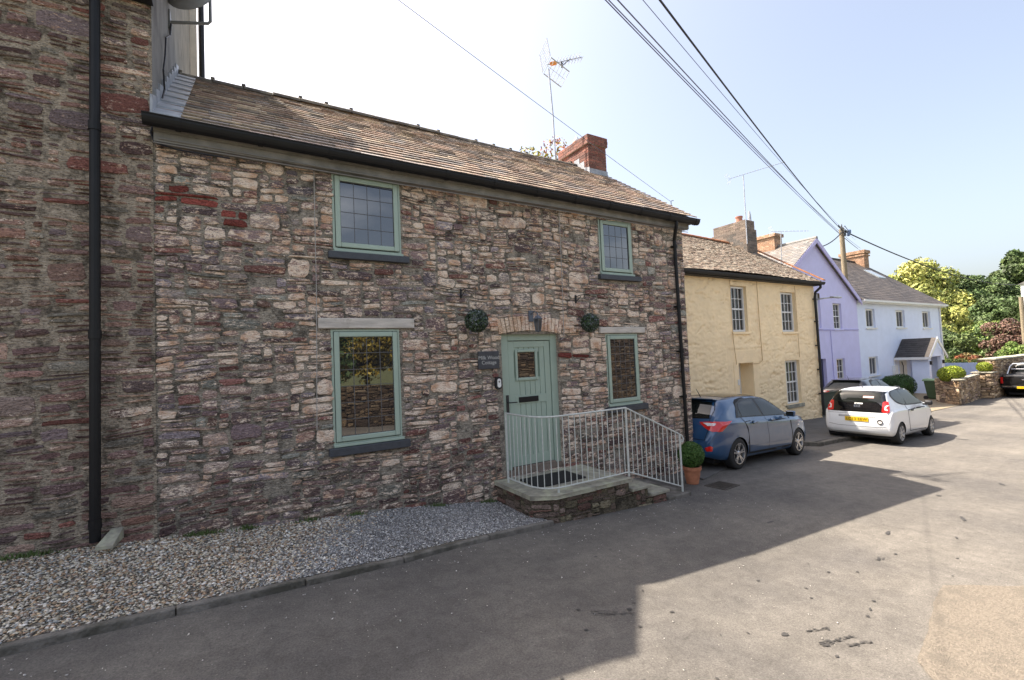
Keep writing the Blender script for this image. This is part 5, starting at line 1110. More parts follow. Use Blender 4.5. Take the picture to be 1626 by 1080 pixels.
# wheelie bin
wb = empty('wheelie_bin', (31.1, 9.2, gz(31)), 'dark green wheelie bin standing beside the planter wall', 'bin'); z0 = gz(31)
M_BIN = pm('green_plastic', (.05, .085, .035), .55, .1, 5); m = MB(); m.hexa([(30.86, 8.95, z0+.04), (31.34, 8.95, z0+.04), (31.34, 9.45, z0+.04), (30.86, 9.45, z0+.04), (30.80, 8.85, z0+.95), (31.40, 8.85, z0+.95), (31.40, 9.55, z0+.95), (30.80, 9.55, z0+.95)]); m.build('body', M_BIN, wb, bevel=.03)
m = MB(); m.hexa([(30.77, 8.80, z0+.955), (31.43, 8.80, z0+.955), (31.43, 9.62, z0+.955), (30.77, 9.62, z0+.955), (30.80, 8.86, z0+1.01), (31.40, 8.86, z0+1.01), (31.40, 9.58, z0+1.07), (30.80, 9.58, z0+1.07)]); m.build('lid', pm('faded_green_lid', (.16, .25, .13), .5, .1, 5), wb, bevel=.02)
for x in (30.82, 31.38): m = MB(); m.tube([(x-.03, 9.5, z0+.1), (x+.03, 9.5, z0+.1)], .1, 14); m.build('wheel', M_BLACKM, wb)
# ---------------------------------------------------------------- pole and wires
pl = empty('utility_pole', (30.47, 12.65, -3), 'weathered wooden utility pole rising behind the lilac gable', 'pole')
m = MB(); m.tube([(30.62, 12.65, -3), (30.47, 12.65, 6.72)], [.17, .125], 14); m.build('shaft', M_WOODPOLE, pl)
m = MB(); m.box(30.34, 30.62, 12.48, 12.53, 6.3, 6.5); m.tube([(30.35, 12.6, 6.62), (30.95, 12.45, 6.6)], .03, 6)
for k in range(5): a = k*.9; m.tube([(30.5, 12.6, 6.68), (30.5+.3*math.cos(a), 12.6+.2*math.sin(a), 6.95), (30.5+.62*math.cos(a*.7), 12.5, 6.55)], .018, 5)
m.build('fittings', M_IRON, pl)
m = MB(); m.lathe([(.05, 6.45), (.09, 6.5), (.09, 6.66), (.04, 6.7)], 10, (30.95, 12.45, 0)); m.lathe([(.05, 6.3), (.08, 6.34), (.08, 6.44), (.04, 6.46)], 10, (30.82, 12.45, 0)); m.build('insulators', pm('blue_insulator', (.10, .16, .28), .4, .1, 5), pl)
def wire(a, b, sag, r, label, mat=None, n=36, group=None, kind='overhead_wire'):
    a, b = Vector(a), Vector(b); pts = []
    for i in range(n+1):
        t = i/n; p = a.lerp(b, t); p.z -= 4*sag*t*(1-t); pts.append(p)
    m = MB(); m.tube(pts, r, 6); return tag(m.build(kind, mat or M_CABLE), label, 'wire', group)
T0 = (30.47, 12.6, 6.62)
def far_end(dirv, t, tgt, k):
    p = Vector(dirv)*t; q = Vector(tgt); return p+(p-q)*k
WIRES = [((.8, .65, .79), 6.2, T0, .25, .016, 'thick black overhead cable crossing the sky down to the wooden pole', M_CABLE, None)]
for d, tg, r, lb in (((.712, .71, .79), (42.5, 16.4, 7.3), .009, 'lowest of the thin overhead wires left of the thick black cable'), ((.716, .706, .79), (42.5, 16.4, 7.5), .009, 'second lowest of the thin overhead wires left of the thick black cable'),
                     ((.728, .695, .79), (42.5, 16.6, 7.55), .011, 'middle one of the thin overhead wires left of the thick black cable'), ((.765, .665, .79), (42.7, 16.8, 8.3), .006, 'faintest, uppermost thin overhead wire beside the thick black cable')):
    WIRES.append((d, 6.6, tg, .35, r, lb, M_CABLE2, None))
for d, t, tg, sag, r, lb, mt, gp in WIRES: wire(far_end(d, t, tg, .12), tg, sag, r, lb, mt, group='overhead wires')
wire((30.5, 12.55, 6.6), (78, 14.4, 6.0), 1.0, .035, 'black overhead wire running right from the wooden pole into the trees', M_CABLE, group='overhead wires')
wire((30.4, 12.55, 6.58), (26.35, 11.85, 5.15), .12, .028, 'short dark service wire from the pole to the lilac gable', M_CABLE, group='overhead wires')
wire((.61, 4.41, 4.05), (8.2, 6.62, 3.28), .02, .004, 'thin wire slanting down over the cottage roof to its right verge', M_CABLE2, group='overhead wires')
m = MB(); m.tube([(8.2, 6.6, 3.02), (8.2, 6.6, 3.28), (8.28, 6.6, 3.30)], .008, 6); tag(m.build('wire_hook', M_IRON), 'small iron hook on the right verge of the cottage roof holding a thin wire', 'hook')
# cottage aerial on the ridge
ca = empty('tv_aerial', (7.1, 9.15, 4.85), 'tall television aerial with mesh reflector and orange centre beside the red brick chimney', 'aerial', 'rooftop television aerials')
m = MB(); m.tube([(7.11, 9.2, 4.7), (7.09, 9.2, 6.2), (7.02, 9.2, 7.38)], .020, 8); m.build('mast', M_GALV, ca)
H0 = Vector((7.08, 9.2, 7.52)); dv = Vector((.93, .0, .45)).normalized(); sv = Vector((.25, .95, -.12)).normalized(); uv = sv.cross(dv).normalized(); uv = -uv if uv.z < 0 else uv
m = MB(); m.tube([H0-dv*.1, H0+dv*1.2], .012, 6); m.build('boom', M_GALV, ca)
m = MB()
for s1 in (-1, 1):
    c0 = H0-dv*.12; tip = c0+uv*s1*.50+dv*(.22 if s1 > 0 else .30)
    for sd1 in (-1, 1): m.tube([c0+sv*sd1*.28+uv*s1*.03, tip+sv*sd1*.28], .014, 5)
    for k in range(7): p = (c0+uv*s1*.03).lerp(tip, k/6); m.tube([p-sv*.30, p+sv*.30], .007, 5)
    for sd1 in (0,): m.tube([c0+uv*s1*.03, tip], .005, 5)
m.build('reflector', M_GALV, ca)
m = MB()
for k in range(8):
    p = H0+dv*(.30+.12*k)
    for s1 in (-1, 1): m.tube([p-sv*.10+uv*.06*s1, p+sv*.10+uv*.06*s1], .007, 5); m.tube([p, p+uv*.07*s1], .006, 4)
m.build('directors', M_GALV, ca)
m = MB(); m.obox(H0+dv*.12, dv*.11, sv*.035, uv*.045); m.build('dipole_box', pm('orange_plastic', (.75, .26, .03), .5, .1, 5), ca, bevel=.015)
m = MB(); m.tube([H0+dv*.42, H0+dv*.42-Vector((0, 0, .16))], .02, 6); m.tube([H0+dv*.42-Vector((0,0,.12)), H0+dv*.75+Vector((0, 0, .02))], .012, 5); m.build('strut', M_IRON, ca)
# small lamp bracket on the yellow corner
sb = empty('wall_light', (18.9, 8.8, 1.2), 'small grey lamp arm sticking out from the right corner of the yellow house', 'lamp'); m = MB(); m.tube([(18.8, 8.85, 1.72), (18.9, 8.6, 1.75), (19.7, 8.45, 1.82)], .03, 6); m.build('arm', M_GALV, sb); m = MB(); m.box(19.2, 19.85, 8.38, 8.52, 1.76, 1.82); m.build('head', M_GALV, sb, bevel=.02)
# ================================================================ cars
def carpaint(name, col, metal=.0, rough=.35):
    m = bpy.data.materials.new(name); t, p = nodes_of(m)
    p.inputs['Base Color'].default_value = (*col, 1); p.inputs['Metallic'].default_value = metal; p.inputs['Roughness'].default_value = rough
    p.inputs['Coat Weight'].default_value = 1; p.inputs['Coat Roughness'].default_value = .03; p.inputs['Coat IOR'].default_value = 1.5
    n = N(t, 'ShaderNodeTexNoise', Scale=5.0, Detail=6.0); tc = N(t, 'ShaderNodeTexCoord'); t.links.new(tc.outputs['Object'], n.inputs['Vector'])
    mr = N(t, 'ShaderNodeMapRange'); mr.inputs['To Min'].default_value = rough*.8; mr.inputs['To Max'].default_value = rough*1.3; t.links.new(n.outputs['Fac'], mr.inputs['Value']); t.links.new(mr.outputs[0], p.inputs['Roughness'])
    return m
M_TYRE = pm('tyre_rubber', (.018, .018, .018), .8, .2, 20); M_ALLOY = pm('alloy_wheel', (.55, .55, .56), .25, .05, 8, metal=.85)
M_CGLASS = glass_mat('car_glass', (.010, .012, .011), 1.36, .01); M_GAP = pm('panel_gap', (.006, .006, .007), .8, .05, 4)
M_RED = pm('red_lamp', (.55, .012, .01), .15, .1, 20, coat=1); M_LAMPW = pm('clear_lamp', (.65, .62, .62), .15, .1, 20, coat=1)
M_CHROME = pm('chrome', (.7, .7, .72), .12, .02, 4, metal=1); M_TRIM = pm('black_trim', (.015, .015, .016), .5, .1, 6)
M_PLATE = pm('yellow_plate', (.62, .40, .01), .4, .03, 5); M_INK = pm('plate_ink', (.01, .01, .01), .5, .03, 5)
M_HUBCAP = pm('wheel_trim', (.42, .42, .43), .35, .06, 10, metal=.5)

def crom(P, n):
    """smooth open curve through points (rows); n samples per gap"""
    P = np.array(P, float); out = []
    for i in range(len(P)-1):
        p0 = P[max(i-1, 0)]; p1 = P[i]; p2 = P[i+1]; p3 = P[min(i+2, len(P)-1)]
        for k in range(n):
            t = k/n; out.append(.5*((2*p1)+(-p0+p2)*t+(2*p0-5*p1+4*p2-p3)*t*t+(-p0+3*p1-3*p2+p3)*t**3))
    out.append(P[-1]); return np.array(out)
def pch(xs, ys):
    """monotone-ish smooth interpolation"""
    xs = np.array(xs, float); ys = np.array(ys, float); d = np.diff(ys)/np.diff(xs); m = np.zeros(len(xs)); m[0], m[-1] = d[0], d[-1]
    for i in range(1, len(xs)-1): m[i] = 0 if d[i-1]*d[i] <= 0 else 2*d[i-1]*d[i]/(d[i-1]+d[i])
    def f(x):
        x = min(max(x, xs[0]), xs[-1]); i = int(min(np.searchsorted(xs, x, 'right')-1, len(xs)-2)); i = max(i, 0); h = xs[i+1]-xs[i]; t = (x-xs[i])/h
        return float((2*t**3-3*t*t+1)*ys[i]+(t**3-2*t*t+t)*h*m[i]+(-2*t**3+3*t*t)*ys[i+1]+(t**3-t*t)*h*m[i+1])
    return f
def car_body(L, top, belt, plan, zb, wheels, wr, tumble=.42, flare=None, crease=0.0, roof_r=.05):
    T, B, P = pch(*zip(*top)), pch(*zip(*belt)), pch(*zip(*plan)); ZB = pch(*zip(*zb))
    n = 110; xs = [L*(.5-.5*math.cos(math.pi*i/n))*.55+L*i/n*.45 for i in range(n+1)]
    for w_ in wheels: xs += [w_-wr, w_+wr, w_-wr*.7, w_+wr*.7]
    xs = sorted(set(round(x, 4) for x in xs)); rows = []
    for x in xs:
        t, b, p, z0 = T(x), min(B(x), T(x)-.02), P(x), ZB(x); h = max(t-b, .0); hb = b-z0
        rh = max(.93*p-tumble*h-.02, p*.45) if h > .12 else .93*p-(tumble*h+.02)
        er = roof_r*min(1, h/.3)+.01
        pts = [(0, z0+.0), (.78*p, z0), (.93*p, z0+.04*min(1, hb/.3)), (.985*p, z0+.22*hb), (1.0*p, z0+.48*hb), (.995*p-crease, z0+.74*hb), (.975*p, z0+.92*hb), (.93*p, b+.0),
               (.93*p-(.93*p-rh)*.5, b+h*.48), (rh+.02, t-er*1.8 if h > .12 else b+h*.75), (rh*.86, t-er*.55), (rh*.5, t-er*.12), (0, t)]
        rows.append(crom(pts, 4))
    rows = np.array(rows); k = rows.shape[1]; half = []
    V = []
    for i, x in enumerate(xs):
        ring = [(x, -y, z) for y, z in rows[i]]+[(x, y, z) for y, z in rows[i][1:-1][::-1]]
        V += ring
    m = len(ring); F = []
    for i in range(len(xs)-1):
        for j in range(m): F.append((i*m+j, i*m+(j+1) % m, (i+1)*m+(j+1) % m, (i+1)*m+j))
    V = np.array(V)
    # wheel arches: drop faces inside, pull rim vertices onto the circle
    keep = []
    for w_ in wheels:
        d = np.hypot(V[:, 0]-w_, V[:, 2]-wr*.92); near = (np.abs(V[:, 1]) > .4)
        V[near & (d < wr*1.11) & (d >= wr*1.0), :] = V[near & (d < wr*1.11) & (d >= wr*1.0), :]
    for f in F:
        c = V[list(f)].mean(0); ok = True
        for w_ in wheels:
            if abs(c[1]) > .35 and math.hypot(c[0]-w_, c[2]-wr*.92) < wr*1.13: ok = False
        keep.append(ok)
    F = [f for f, k_ in zip(F, keep) if k_]
    used = set(i for f in F for i in f); cnt = {}
    for f in F:
        for q in range(4): e = tuple(sorted((f[q], f[(q+1) % 4]))); cnt[e] = cnt.get(e, 0)+1
    bnd = set(i for e, c in cnt.items() if c == 1 for i in e)
    for i in bnd:
        for w_ in wheels:
            dx, dz = V[i, 0]-w_, V[i, 2]-wr*.92; d = math.hypot(dx, dz)
            if abs(V[i, 1]) > .35 and d < wr*1.4: V[i, 0] = w_+dx/d*wr*1.13; V[i, 2] = wr*.92+dz/d*wr*1.13
    F += [tuple(range(m))[::-1], tuple(range((len(xs)-1)*m, len(xs)*m))]
    return [tuple(v) for v in V], F, (T, B, P)
class Car:
    def __init__(s, name, label, paint, L, spec, wheels, wr, cat='car', group=None):
        s.root = empty(name, (0, 0, 0), label, cat, group); s.L = L; s.wheels = wheels; s.wr = wr
        V, F, s.fn = car_body(L, wheels=wheels, wr=wr, **spec); m = MB(); m._add(V, F)
        s.body = m.build('body', paint, s.root, smooth=True, recalc=True); s.bvh = BVHTree.FromPolygons([Vector(v) for v in V], F); s.paint = paint
    def cast(s, u, v, view):
        if view == 'R': o, d = Vector((u, -3, v)), Vector((0, 1, 0))
        elif view == 'Lf': o, d = Vector((u, 3, v)), Vector((0, -1, 0))
        elif view == 'B': o, d = Vector((-3, u, v)), Vector((1, 0, 0))
        elif view == 'F': o, d = Vector((s.L+3, u, v)), Vector((-1, 0, 0))
        else: o, d = Vector((u, v, 4)), Vector((0, 0, -1))
        loc, nrm, idx, dist = s.bvh.ray_cast(o, d)
        if loc is None: return None
        if nrm.dot(d) > 0: nrm = -nrm
        return loc, nrm
    def panel(s, name, poly, view, mat, off=.004, res=.05, parent=None, thick=0, extra=None):
        """a 2D outline laid on the body surface, seen along one axis"""
        bm = bmesh.new(); vs = [bm.verts.new((p[0], p[1], 0)) for p in poly]; bm.faces.new(vs)
        bmesh.ops.triangulate(bm, faces=bm.faces[:])
        x0, x1 = min(p[0] for p in poly), max(p[0] for p in poly); y0, y1 = min(p[1] for p in poly), max(p[1] for p in poly)
        for ax, a, b in ((0, x0, x1), (1, y0, y1)):
            k = a+res
            while k < b:
                co = Vector((k, 0, 0)) if ax == 0 else Vector((0, k, 0)); no = Vector((1, 0, 0)) if ax == 0 else Vector((0, 1, 0))
                bmesh.ops.bisect_plane(bm, geom=bm.verts[:]+bm.edges[:]+bm.faces[:], plane_co=co, plane_no=no, dist=1e-5); k += res
        bad = []
        for v in bm.verts:
            h = s.cast(v.co.x, v.co.y, view)
            if h is None: bad.append(v); continue
            v.co = h[0]+h[1]*off
        if bad: bmesh.ops.delete(bm, geom=bad, context='VERTS')
        me = bpy.data.meshes.new(name); bm.to_mesh(me); bm.free(); me.materials.append(mat)
        me.polygons.foreach_set('use_smooth', [True]*len(me.polygons))
        o = bpy.data.objects.new(name, me); COL.objects.link(o); setparent(o, parent or s.root)
        if thick: md = o.modifiers.new('t', 'SOLIDIFY'); md.thickness = thick; md.offset = 1
        return o
    def strip(s, name, pts, view, mat, w_=.006, off=.003, parent=None):
        """thin line laid on the body"""
        P = []
        for a, b in zip(pts[:-1], pts[1:]):
            a, b = Vector(a), Vector(b); k = max(1, int((b-a).length/.05)); P += [a.lerp(b, i/k) for i in range(k)]
        P.append(Vector(pts[-1])); V = []
        for i, p in enumerate(P):
            t = (P[min(i+1, len(P)-1)]-P[max(i-1, 0)]).normalized(); nn = Vector((-t.y, t.x))
            for sg_ in (-1, 1):
                q = p+nn*w_*sg_*.5; h = s.cast(q.x, q.y, view)
                V.append(tuple(h[0]+h[1]*off) if h else (V[-1] if V else (0, 0, 0)))
        m = MB(); m._add(V, [(2*i, 2*i+1, 2*i+3, 2*i+2) for i in range(len(P)-1)]); return m.build(name, mat, parent or s.root)
    def wheel(s, x, side, hw, style='alloy'):
        r = s.wr/1.0; y = side*hw; cz = r; m = MB(); w_ = .10
        prof = [(.62*r, -w_), (.80*r, -w_*1.02), (.93*r, -w_*.98), (.985*r, -w_*.8), (r, -w_*.4), (r, w_*.4), (.985*r, w_*.8), (.93*r, w_*.98), (.80*r, w_*1.02), (.62*r, w_)]
        m.lathe(prof, 40, (x, y-side*w_, cz), axis='y'); ty = m.build('wheel', M_TYRE, s.root, smooth=True)
        m = MB(); f = y+side*.004; a = .66*r
        rm = [(a, f+side*.006), (a*.94, f+side*.004), (a*.90, f-side*.05), (a*.88, f-side*.12)]
        m.lathe(rm, 36, (x, 0, cz), axis='y')
        nsp = 5 if style == 'alloy' else 7
        for k in range(nsp):
            an = 2*math.pi*k/nsp+.3
            for dv_ in ((-.16, .16) if style == 'alloy' else (0,)):
                a1 = an+dv_; a0 = an+dv_*.55; wd = .075*r if style == 'alloy' else .14*r
                c0 = Vector((math.cos(a0), 0, math.sin(a0)))*.16*r; c1 = Vector((math.cos(a1), 0, math.sin(a1)))*.63*r; t = (c1-c0).normalized(); nn = Vector((-t.z, 0, t.x))
                q = [c0-nn*wd*.7, c1-nn*wd*.45, c1+nn*wd*.45, c0+nn*wd*.7]
                m.hexa([(x+v.x, f-side*(.045 if i in (0, 3) else .02), cz+v.z) for i, v in enumerate(q)]+[(x+v.x, f-side*(.012 if i in (0, 3) else -.006), cz+v.z) for i, v in enumerate(q)])
        m.lathe([(.0, f-side*.004), (.13*r, f-side*.006), (.19*r, f-side*.02), (.2*r, f-side*.05)], 20, (x, 0, cz), axis='y')
        m.build('rim', M_ALLOY if style == 'alloy' else M_HUBCAP, ty, smooth=False)
        m = MB(); m.lathe([(.0, f-side*.075), (a*.92, f-side*.075)], 24, (x, 0, cz), axis='y'); m.build('brake_disc', pm('brake_dark', (.05, .045, .04), .6, .2, 10, metal=.5), ty)
    def arches(s, hw):
        m = MB()
        for x in s.wheels:
            for sd_ in (-1, 1):
                n = 14; R_ = s.wr*1.13; vs = []
                for y in (sd_*hw, sd_*(hw-.35)):
                    for k in range(n+1): a = -.35+(math.pi+.7)*k/n; vs.append((x+R_*math.cos(a), y, s.wr*.92+R_*math.sin(a)))
                m._add(vs, [(k, k+1, n+2+k, n+1+k) for k in range(n)]+[tuple(range(n+1, 2*n+2))])
        m.box(.25, s.L-.3, -hw*.75, hw*.75, .14, .24)
        m.build('underbody', M_GAP, s.root)
def rrect(cx, cy, w_, h_, r=.02, n=4):
    P = []
    for (sx, sy, a0) in ((1, 1, 0), (-1, 1, 90), (-1, -1, 180), (1, -1, 270)):
        for k in range(n+1): a = R(a0+90*k/n); P.append((cx+sx*(w_/2-r)+r*math.cos(a), cy+sy*(h_/2-r)+r*math.sin(a)))
    return P
def smoothpoly(P, n=4): Q = crom(list(P)+[P[0]], n); return [tuple(q) for q in Q[:-1]]

# ---------------------------------------------------------------- five-door hatchback (used for the blue and the dark car)
def hatchback(name, label, paint, group=None, detail=True):
    spec = dict(top=[(0, .60), (.03, .72), (.10, .90), (.18, 1.02), (.34, 1.17), (.50, 1.30), (.64, 1.395), (.95, 1.435), (1.5, 1.465), (2.0, 1.46), (2.4, 1.41), (2.75, 1.28), (3.1, 1.08), (3.25, 1.005), (3.6, .95), (3.95, .86), (4.18, .74), (4.27, .60), (4.30, .48)],
                belt=[(0, .56), (.10, .80), (.3, .96), (.6, 1.0), (1.5, .965), (2.5, .93), (3.2, .90), (3.6, .86), (3.95, .78), (4.2, .62), (4.3, .42)],
                plan=[(0, .66), (.05, .745), (.15, .81), (.35, .86), (.8, .888), (1.4, .878), (2.2, .875), (3.3, .888), (3.7, .87), (4.0, .80), (4.2, .64), (4.3, .42)],
                zb=[(0, .30), (.3, .22), (.6, .19), (3.6, .18), (4.1, .20), (4.3, .26)], crease=.012)
    c = Car(name, label, paint, 4.30, spec, [.79, 3.44], .318, group=group)
    c.arches(.84)
    for x in c.wheels:
        for sd_ in (-1, 1): c.wheel(x, sd_, .868)
    for V_ in ('R', 'Lf'):
        gap = [(.98, .27), (2.02, .25), (3.09, .27), (3.12, .62), (3.06, .98), (2.80, 1.20), (2.42, 1.385), (1.9, 1.425), (1.35, 1.40), (1.02, 1.32), (.98, 1.06), (1.16, .78), (1.16, .55)]
        f1 = [(1.19, .50), (1.19, .80), (1.0, 1.04), (1.03, 1.28), (1.36, 1.375), (1.885, 1.402), (1.99, 1.0), (2.02, .62), (2.02, .30), (1.23, .31)]
        f2 = [(2.035, .30), (2.035, .62), (2.005, 1.0), (1.90, 1.402), (2.40, 1.365), (2.76, 1.19), (3.02, .97), (3.085, .62), (3.06, .30)]
        c.panel('door_gap', smoothpoly(gap, 2), V_, M_GAP, .0015)
        for k, f in enumerate((f1, f2)):
            d = c.panel('door', f, V_, paint, .0045)
            x = 1.42 if k == 0 else 2.22
            c.panel('door_handle', rrect(x, .90, .17, .028, .012), V_, paint, .028, parent=d, thick=.02); c.panel('handle_recess', rrect(x, .905, .11, .055, .025), V_, M_GAP, .006, parent=d)
        w1 = [(1.06, 1.035), (1.07, 1.20), (1.14, 1.285), (1.40, 1.345), (1.83, 1.365), (1.90, 1.02), (1.5, 1.03)]
        w2 = [(1.99, 1.01), (1.93, 1.365), (2.36, 1.335), (2.70, 1.17), (2.96, .985), (2.4, 1.0)]
        wq = [(.88, 1.045), (1.01, 1.04), (1.025, 1.19), (.95, 1.13)]
        fr_ = [(.82, 1.03), (.90, 1.14), (1.06, 1.30), (1.38, 1.375), (1.9, 1.392), (2.38, 1.36), (2.74, 1.19), (3.03, .97), (2.4, .985), (1.5, 1.01)]
        c.panel('window_frame', fr_, V_, M_TRIM, .0075)
        for w_ in (w1, w2, wq): c.panel('side_window', w_, V_, M_CGLASS, .0105)
        if detail:
            c.strip('sill_crease', [(1.25, .42), (3.0, .41)], V_, paint, .03, .012)
            c.panel('side_repeater', rrect(3.45, .72, .09, .035, .012), V_, M_LAMPW, .006)
        sgn = -1 if V_ == 'R' else 1
        m = MB(); m.obox((2.80, sgn*1.00, 1.02), (.055, 0, 0), (0, .095, 0), (0, 0, .065)); mi = m.build('wing_mirror', paint, c.root, smooth=True, bevel=.035, seg=4)
        m = MB(); m.obox((2.83, sgn*.90, .975), (.035, 0, 0), (0, .05, 0), (0, 0, .02)); m.build('mirror_arm', M_TRIM, mi); m = MB(); m.obox((2.743, sgn*1.0, 1.025), (.003, 0, 0), (0, .075, 0), (0, 0, .045)); m.build('mirror_glass', M_CGLASS, mi)
        # wrap-round tail lamp and front lamp
        c.panel('tail_lamp', [(.06, .87), (.10, .93), (.20, .985), (.42, .975), (.62, .985), (.40, .90), (.26, .80), (.16, .79)], V_, M_RED, .010, .03)
        c.panel('headlight', [(3.80, .80), (3.98, .79), (4.16, .70), (4.24, .60), (4.12, .585), (3.95, .66)], V_, M_LAMPW, .006, .03)
    for sg_ in (-1, 1):
        tl = c.panel('tail_lamp', [(sg_*.42, .955), (sg_*.60, .975), (sg_*.84, .975), (sg_*.80, .80), (sg_*.72, .79), (sg_*.56, .86)][::sg_], 'B', M_RED, .011, .03)
        c.panel('lamp_lens', [(sg_*.50, .945), (sg_*.60, .952), (sg_*.74, .945), (sg_*.73, .905), (sg_*.62, .895)][::sg_], 'B', M_LAMPW, .015, .03, parent=tl)
        c.panel('rear_reflector', [(sg_*.60, .47), (sg_*.70, .52), (sg_*.745, .50), (sg_*.735, .42), (sg_*.64, .41)][::sg_], 'B', M_RED, .006, .03)
    c.panel('hatch_gap', [(-.60, .62), (.60, .62), (.64, .80), (.60, 1.2), (.50, 1.36), (-.50, 1.36), (-.60, 1.2), (-.64, .80)], 'B', M_GAP, .0015)
    hh = c.panel('hatch', [(-.59, .63), (.59, .63), (.63, .80), (.59, 1.19), (.49, 1.35), (-.49, 1.35), (-.59, 1.19), (-.63, .80)], 'B', paint, .0045)
    c.panel('rear_window', [(-.60, 1.03), (0, 1.0), (.60, 1.03), (.52, 1.20), (.46, 1.335), (0, 1.35), (-.46, 1.335), (-.52, 1.20)], 'B', M_CGLASS, .009, parent=hh)
    c.panel('number_plate', rrect(0, .74, .52, .11, .008), 'B', M_PLATE, .010, parent=hh)
    m = MB(); m.obox((.60, 0, 1.392), (.10, 0, -.012), (0, .50, 0), (.0, 0, .010)); m.build('spoiler', paint, c.root, bevel=.008)
    m = MB(); m.tube([(.22, .25, 1.075), (.30, .02, 1.12), (.31, -.22, 1.115)], .012, 5); m.build('rear_wiper', M_TRIM, c.root)
    m = MB(); m.tube([(.85, 0, 1.43), (.80, 0, 1.49), (.70, 0, 1.60)], [.012, .008, .004], 6); m.build('roof_aerial', M_TRIM, c.root)
    c.panel('windscreen', [(2.45, -.55), (2.45, .55), (3.12, .66), (3.20, 0), (3.12, -.66)], 'T', M_CGLASS, .008)
    c.panel('roof_panel', [(1.0, -.48), (1.0, .48), (2.2, .50), (2.2, -.50)], 'T', M_CGLASS if detail else paint, .004)
    return c
BLUE = carpaint('blue_car_paint', (.010, .060, .150), .15, .4)
bc = hatchback('parked_car', 'metallic blue five-door hatchback parked half behind the cottage corner', BLUE, 'cars parked along the street')
a_ = math.atan2(5.97-5.68, 11.59-8.73)
def place_car(c, wheel_world, wheel_local, ang):
    """set the car so that its rear wheel contact stands at a given place; pitch follows the road"""
    x, y = wheel_world; lx, ly = wheel_local
    c.root.rotation_euler = (0, math.atan2(gz(x-1)-gz(x+2), 3.0), ang)
    mt = c.root.rotation_euler.to_matrix(); o = Vector((x, y, gz(x)))-mt @ Vector((lx, ly, 0)); c.root.location = o
    for ch in c.root.children: ch.matrix_parent_inverse = Matrix.Identity(4)
place_car(bc, (8.73, 5.72), (.79, -.868), .075)
# ---------------------------------------------------------------- small white city car
WHT = carpaint('white_car_paint', (.72, .74, .76), 0, .4)
spec = dict(top=[(0, .58), (.02, .74), (.06, .90), (.10, 1.02), (.17, 1.20), (.25, 1.34), (.36, 1.425), (.6, 1.46), (1.0, 1.478), (1.5, 1.48), (1.9, 1.45), (2.2, 1.34), (2.5, 1.15), (2.72, 1.02), (2.85, .97), (3.1, .90), (3.35, .78), (3.48, .66), (3.54, .5)],
            belt=[(0, .54), (.06, .80), (.15, .90), (.6, .93), (1.6, .92), (2.6, .90), (2.95, .86), (3.25, .76), (3.45, .6), (3.54, .42)],
            plan=[(0, .70), (.04, .755), (.12, .795), (.4, .815), (1.2, .818), (2.6, .818), (3.0, .80), (3.25, .74), (3.45, .6), (3.54, .42)],
            zb=[(0, .30), (.2, .22), (.5, .19), (3.0, .18), (3.4, .21), (3.54, .28)], crease=.008, tumble=.36)
wc = Car('parked_car', 'small white three-door hatchback with black tailgate and yellow number plate', WHT, 3.54, spec, [.545, 2.965], .293, group='cars parked along the street')
wc.arches(.775)
for x in wc.wheels:
    for sd_ in (-1, 1): wc.wheel(x, sd_, .80, 'cap')
for V_ in ('R', 'Lf'):
    wc.panel('door_gap', [(1.18, .30), (2.50, .27), (2.56, .60), (2.54, .93), (2.36, 1.20), (2.1, 1.40), (1.6, 1.44), (1.18, 1.42), (1.12, .95), (1.12, .5)], V_, M_GAP, .0015)
    d = wc.panel('door', [(1.20, .32), (2.485, .29), (2.545, .60), (2.525, .93), (2.345, 1.195), (2.09, 1.388), (1.6, 1.428), (1.2, 1.405), (1.135, .95), (1.135, .52)], V_, WHT, .0045)
    wc.panel('door_handle', rrect(1.33, .85, .15, .035, .014), V_, M_TRIM, .03, parent=d, thick=.02)
    wc.panel('window_frame', smoothpoly([(.46, 1.27), (.60, 1.365), (1.1, 1.41), (1.6, 1.42), (2.02, 1.385), (2.30, 1.21), (2.50, .985), (2.40, .965), (1.3, .985), (.80, 1.04), (.56, 1.13)], 3), V_, M_TRIM, .0075)
    wc.panel('side_window', [(1.27, 1.01), (1.21, 1.385), (1.6, 1.395), (2.0, 1.36), (2.26, 1.19), (2.42, .995)], V_, M_CGLASS, .0105)
    wc.panel('side_window', smoothpoly([(.52, 1.25), (.64, 1.345), (1.17, 1.385), (1.21, 1.02), (.82, 1.07), (.60, 1.15)], 2), V_, M_CGLASS, .0105)
    wc.panel('side_strip', rrect(1.85, .42, 1.1, .025, .01), V_, WHT, .012)
    wc.panel('front_lamp', [(2.98, .78), (3.2, .76), (3.38, .66), (3.3, .6), (3.08, .66)], V_, M_LAMPW, .006, .03)
    sgn = -1 if V_ == 'R' else 1
    m = MB(); m.obox((2.33, sgn*.93, 1.0), (.05, 0, 0), (0, .085, 0), (0, 0, .062)); mi = m.build('wing_mirror', M_TRIM, wc.root, smooth=True, bevel=.035, seg=4)
    m = MB(); m.obox((2.36, sgn*.84, .955), (.03, 0, 0), (0, .05, 0), (0, 0, .02)); m.build('mirror_arm', M_TRIM, mi)
M_BGL = glass_mat('black_tailgate_glass', (.006, .006, .007), 1.65, .02)
bp_ = smoothpoly([(-.675, .84), (0, .835), (.675, .84), (.69, .93), (.63, 1.12), (.56, 1.32), (.50, 1.385), (0, 1.40), (-.50, 1.385), (-.56, 1.32), (-.63, 1.12), (-.69, .93)], 3)
tg_ = wc.panel('tailgate', bp_, 'B', M_BGL, .005, .04)
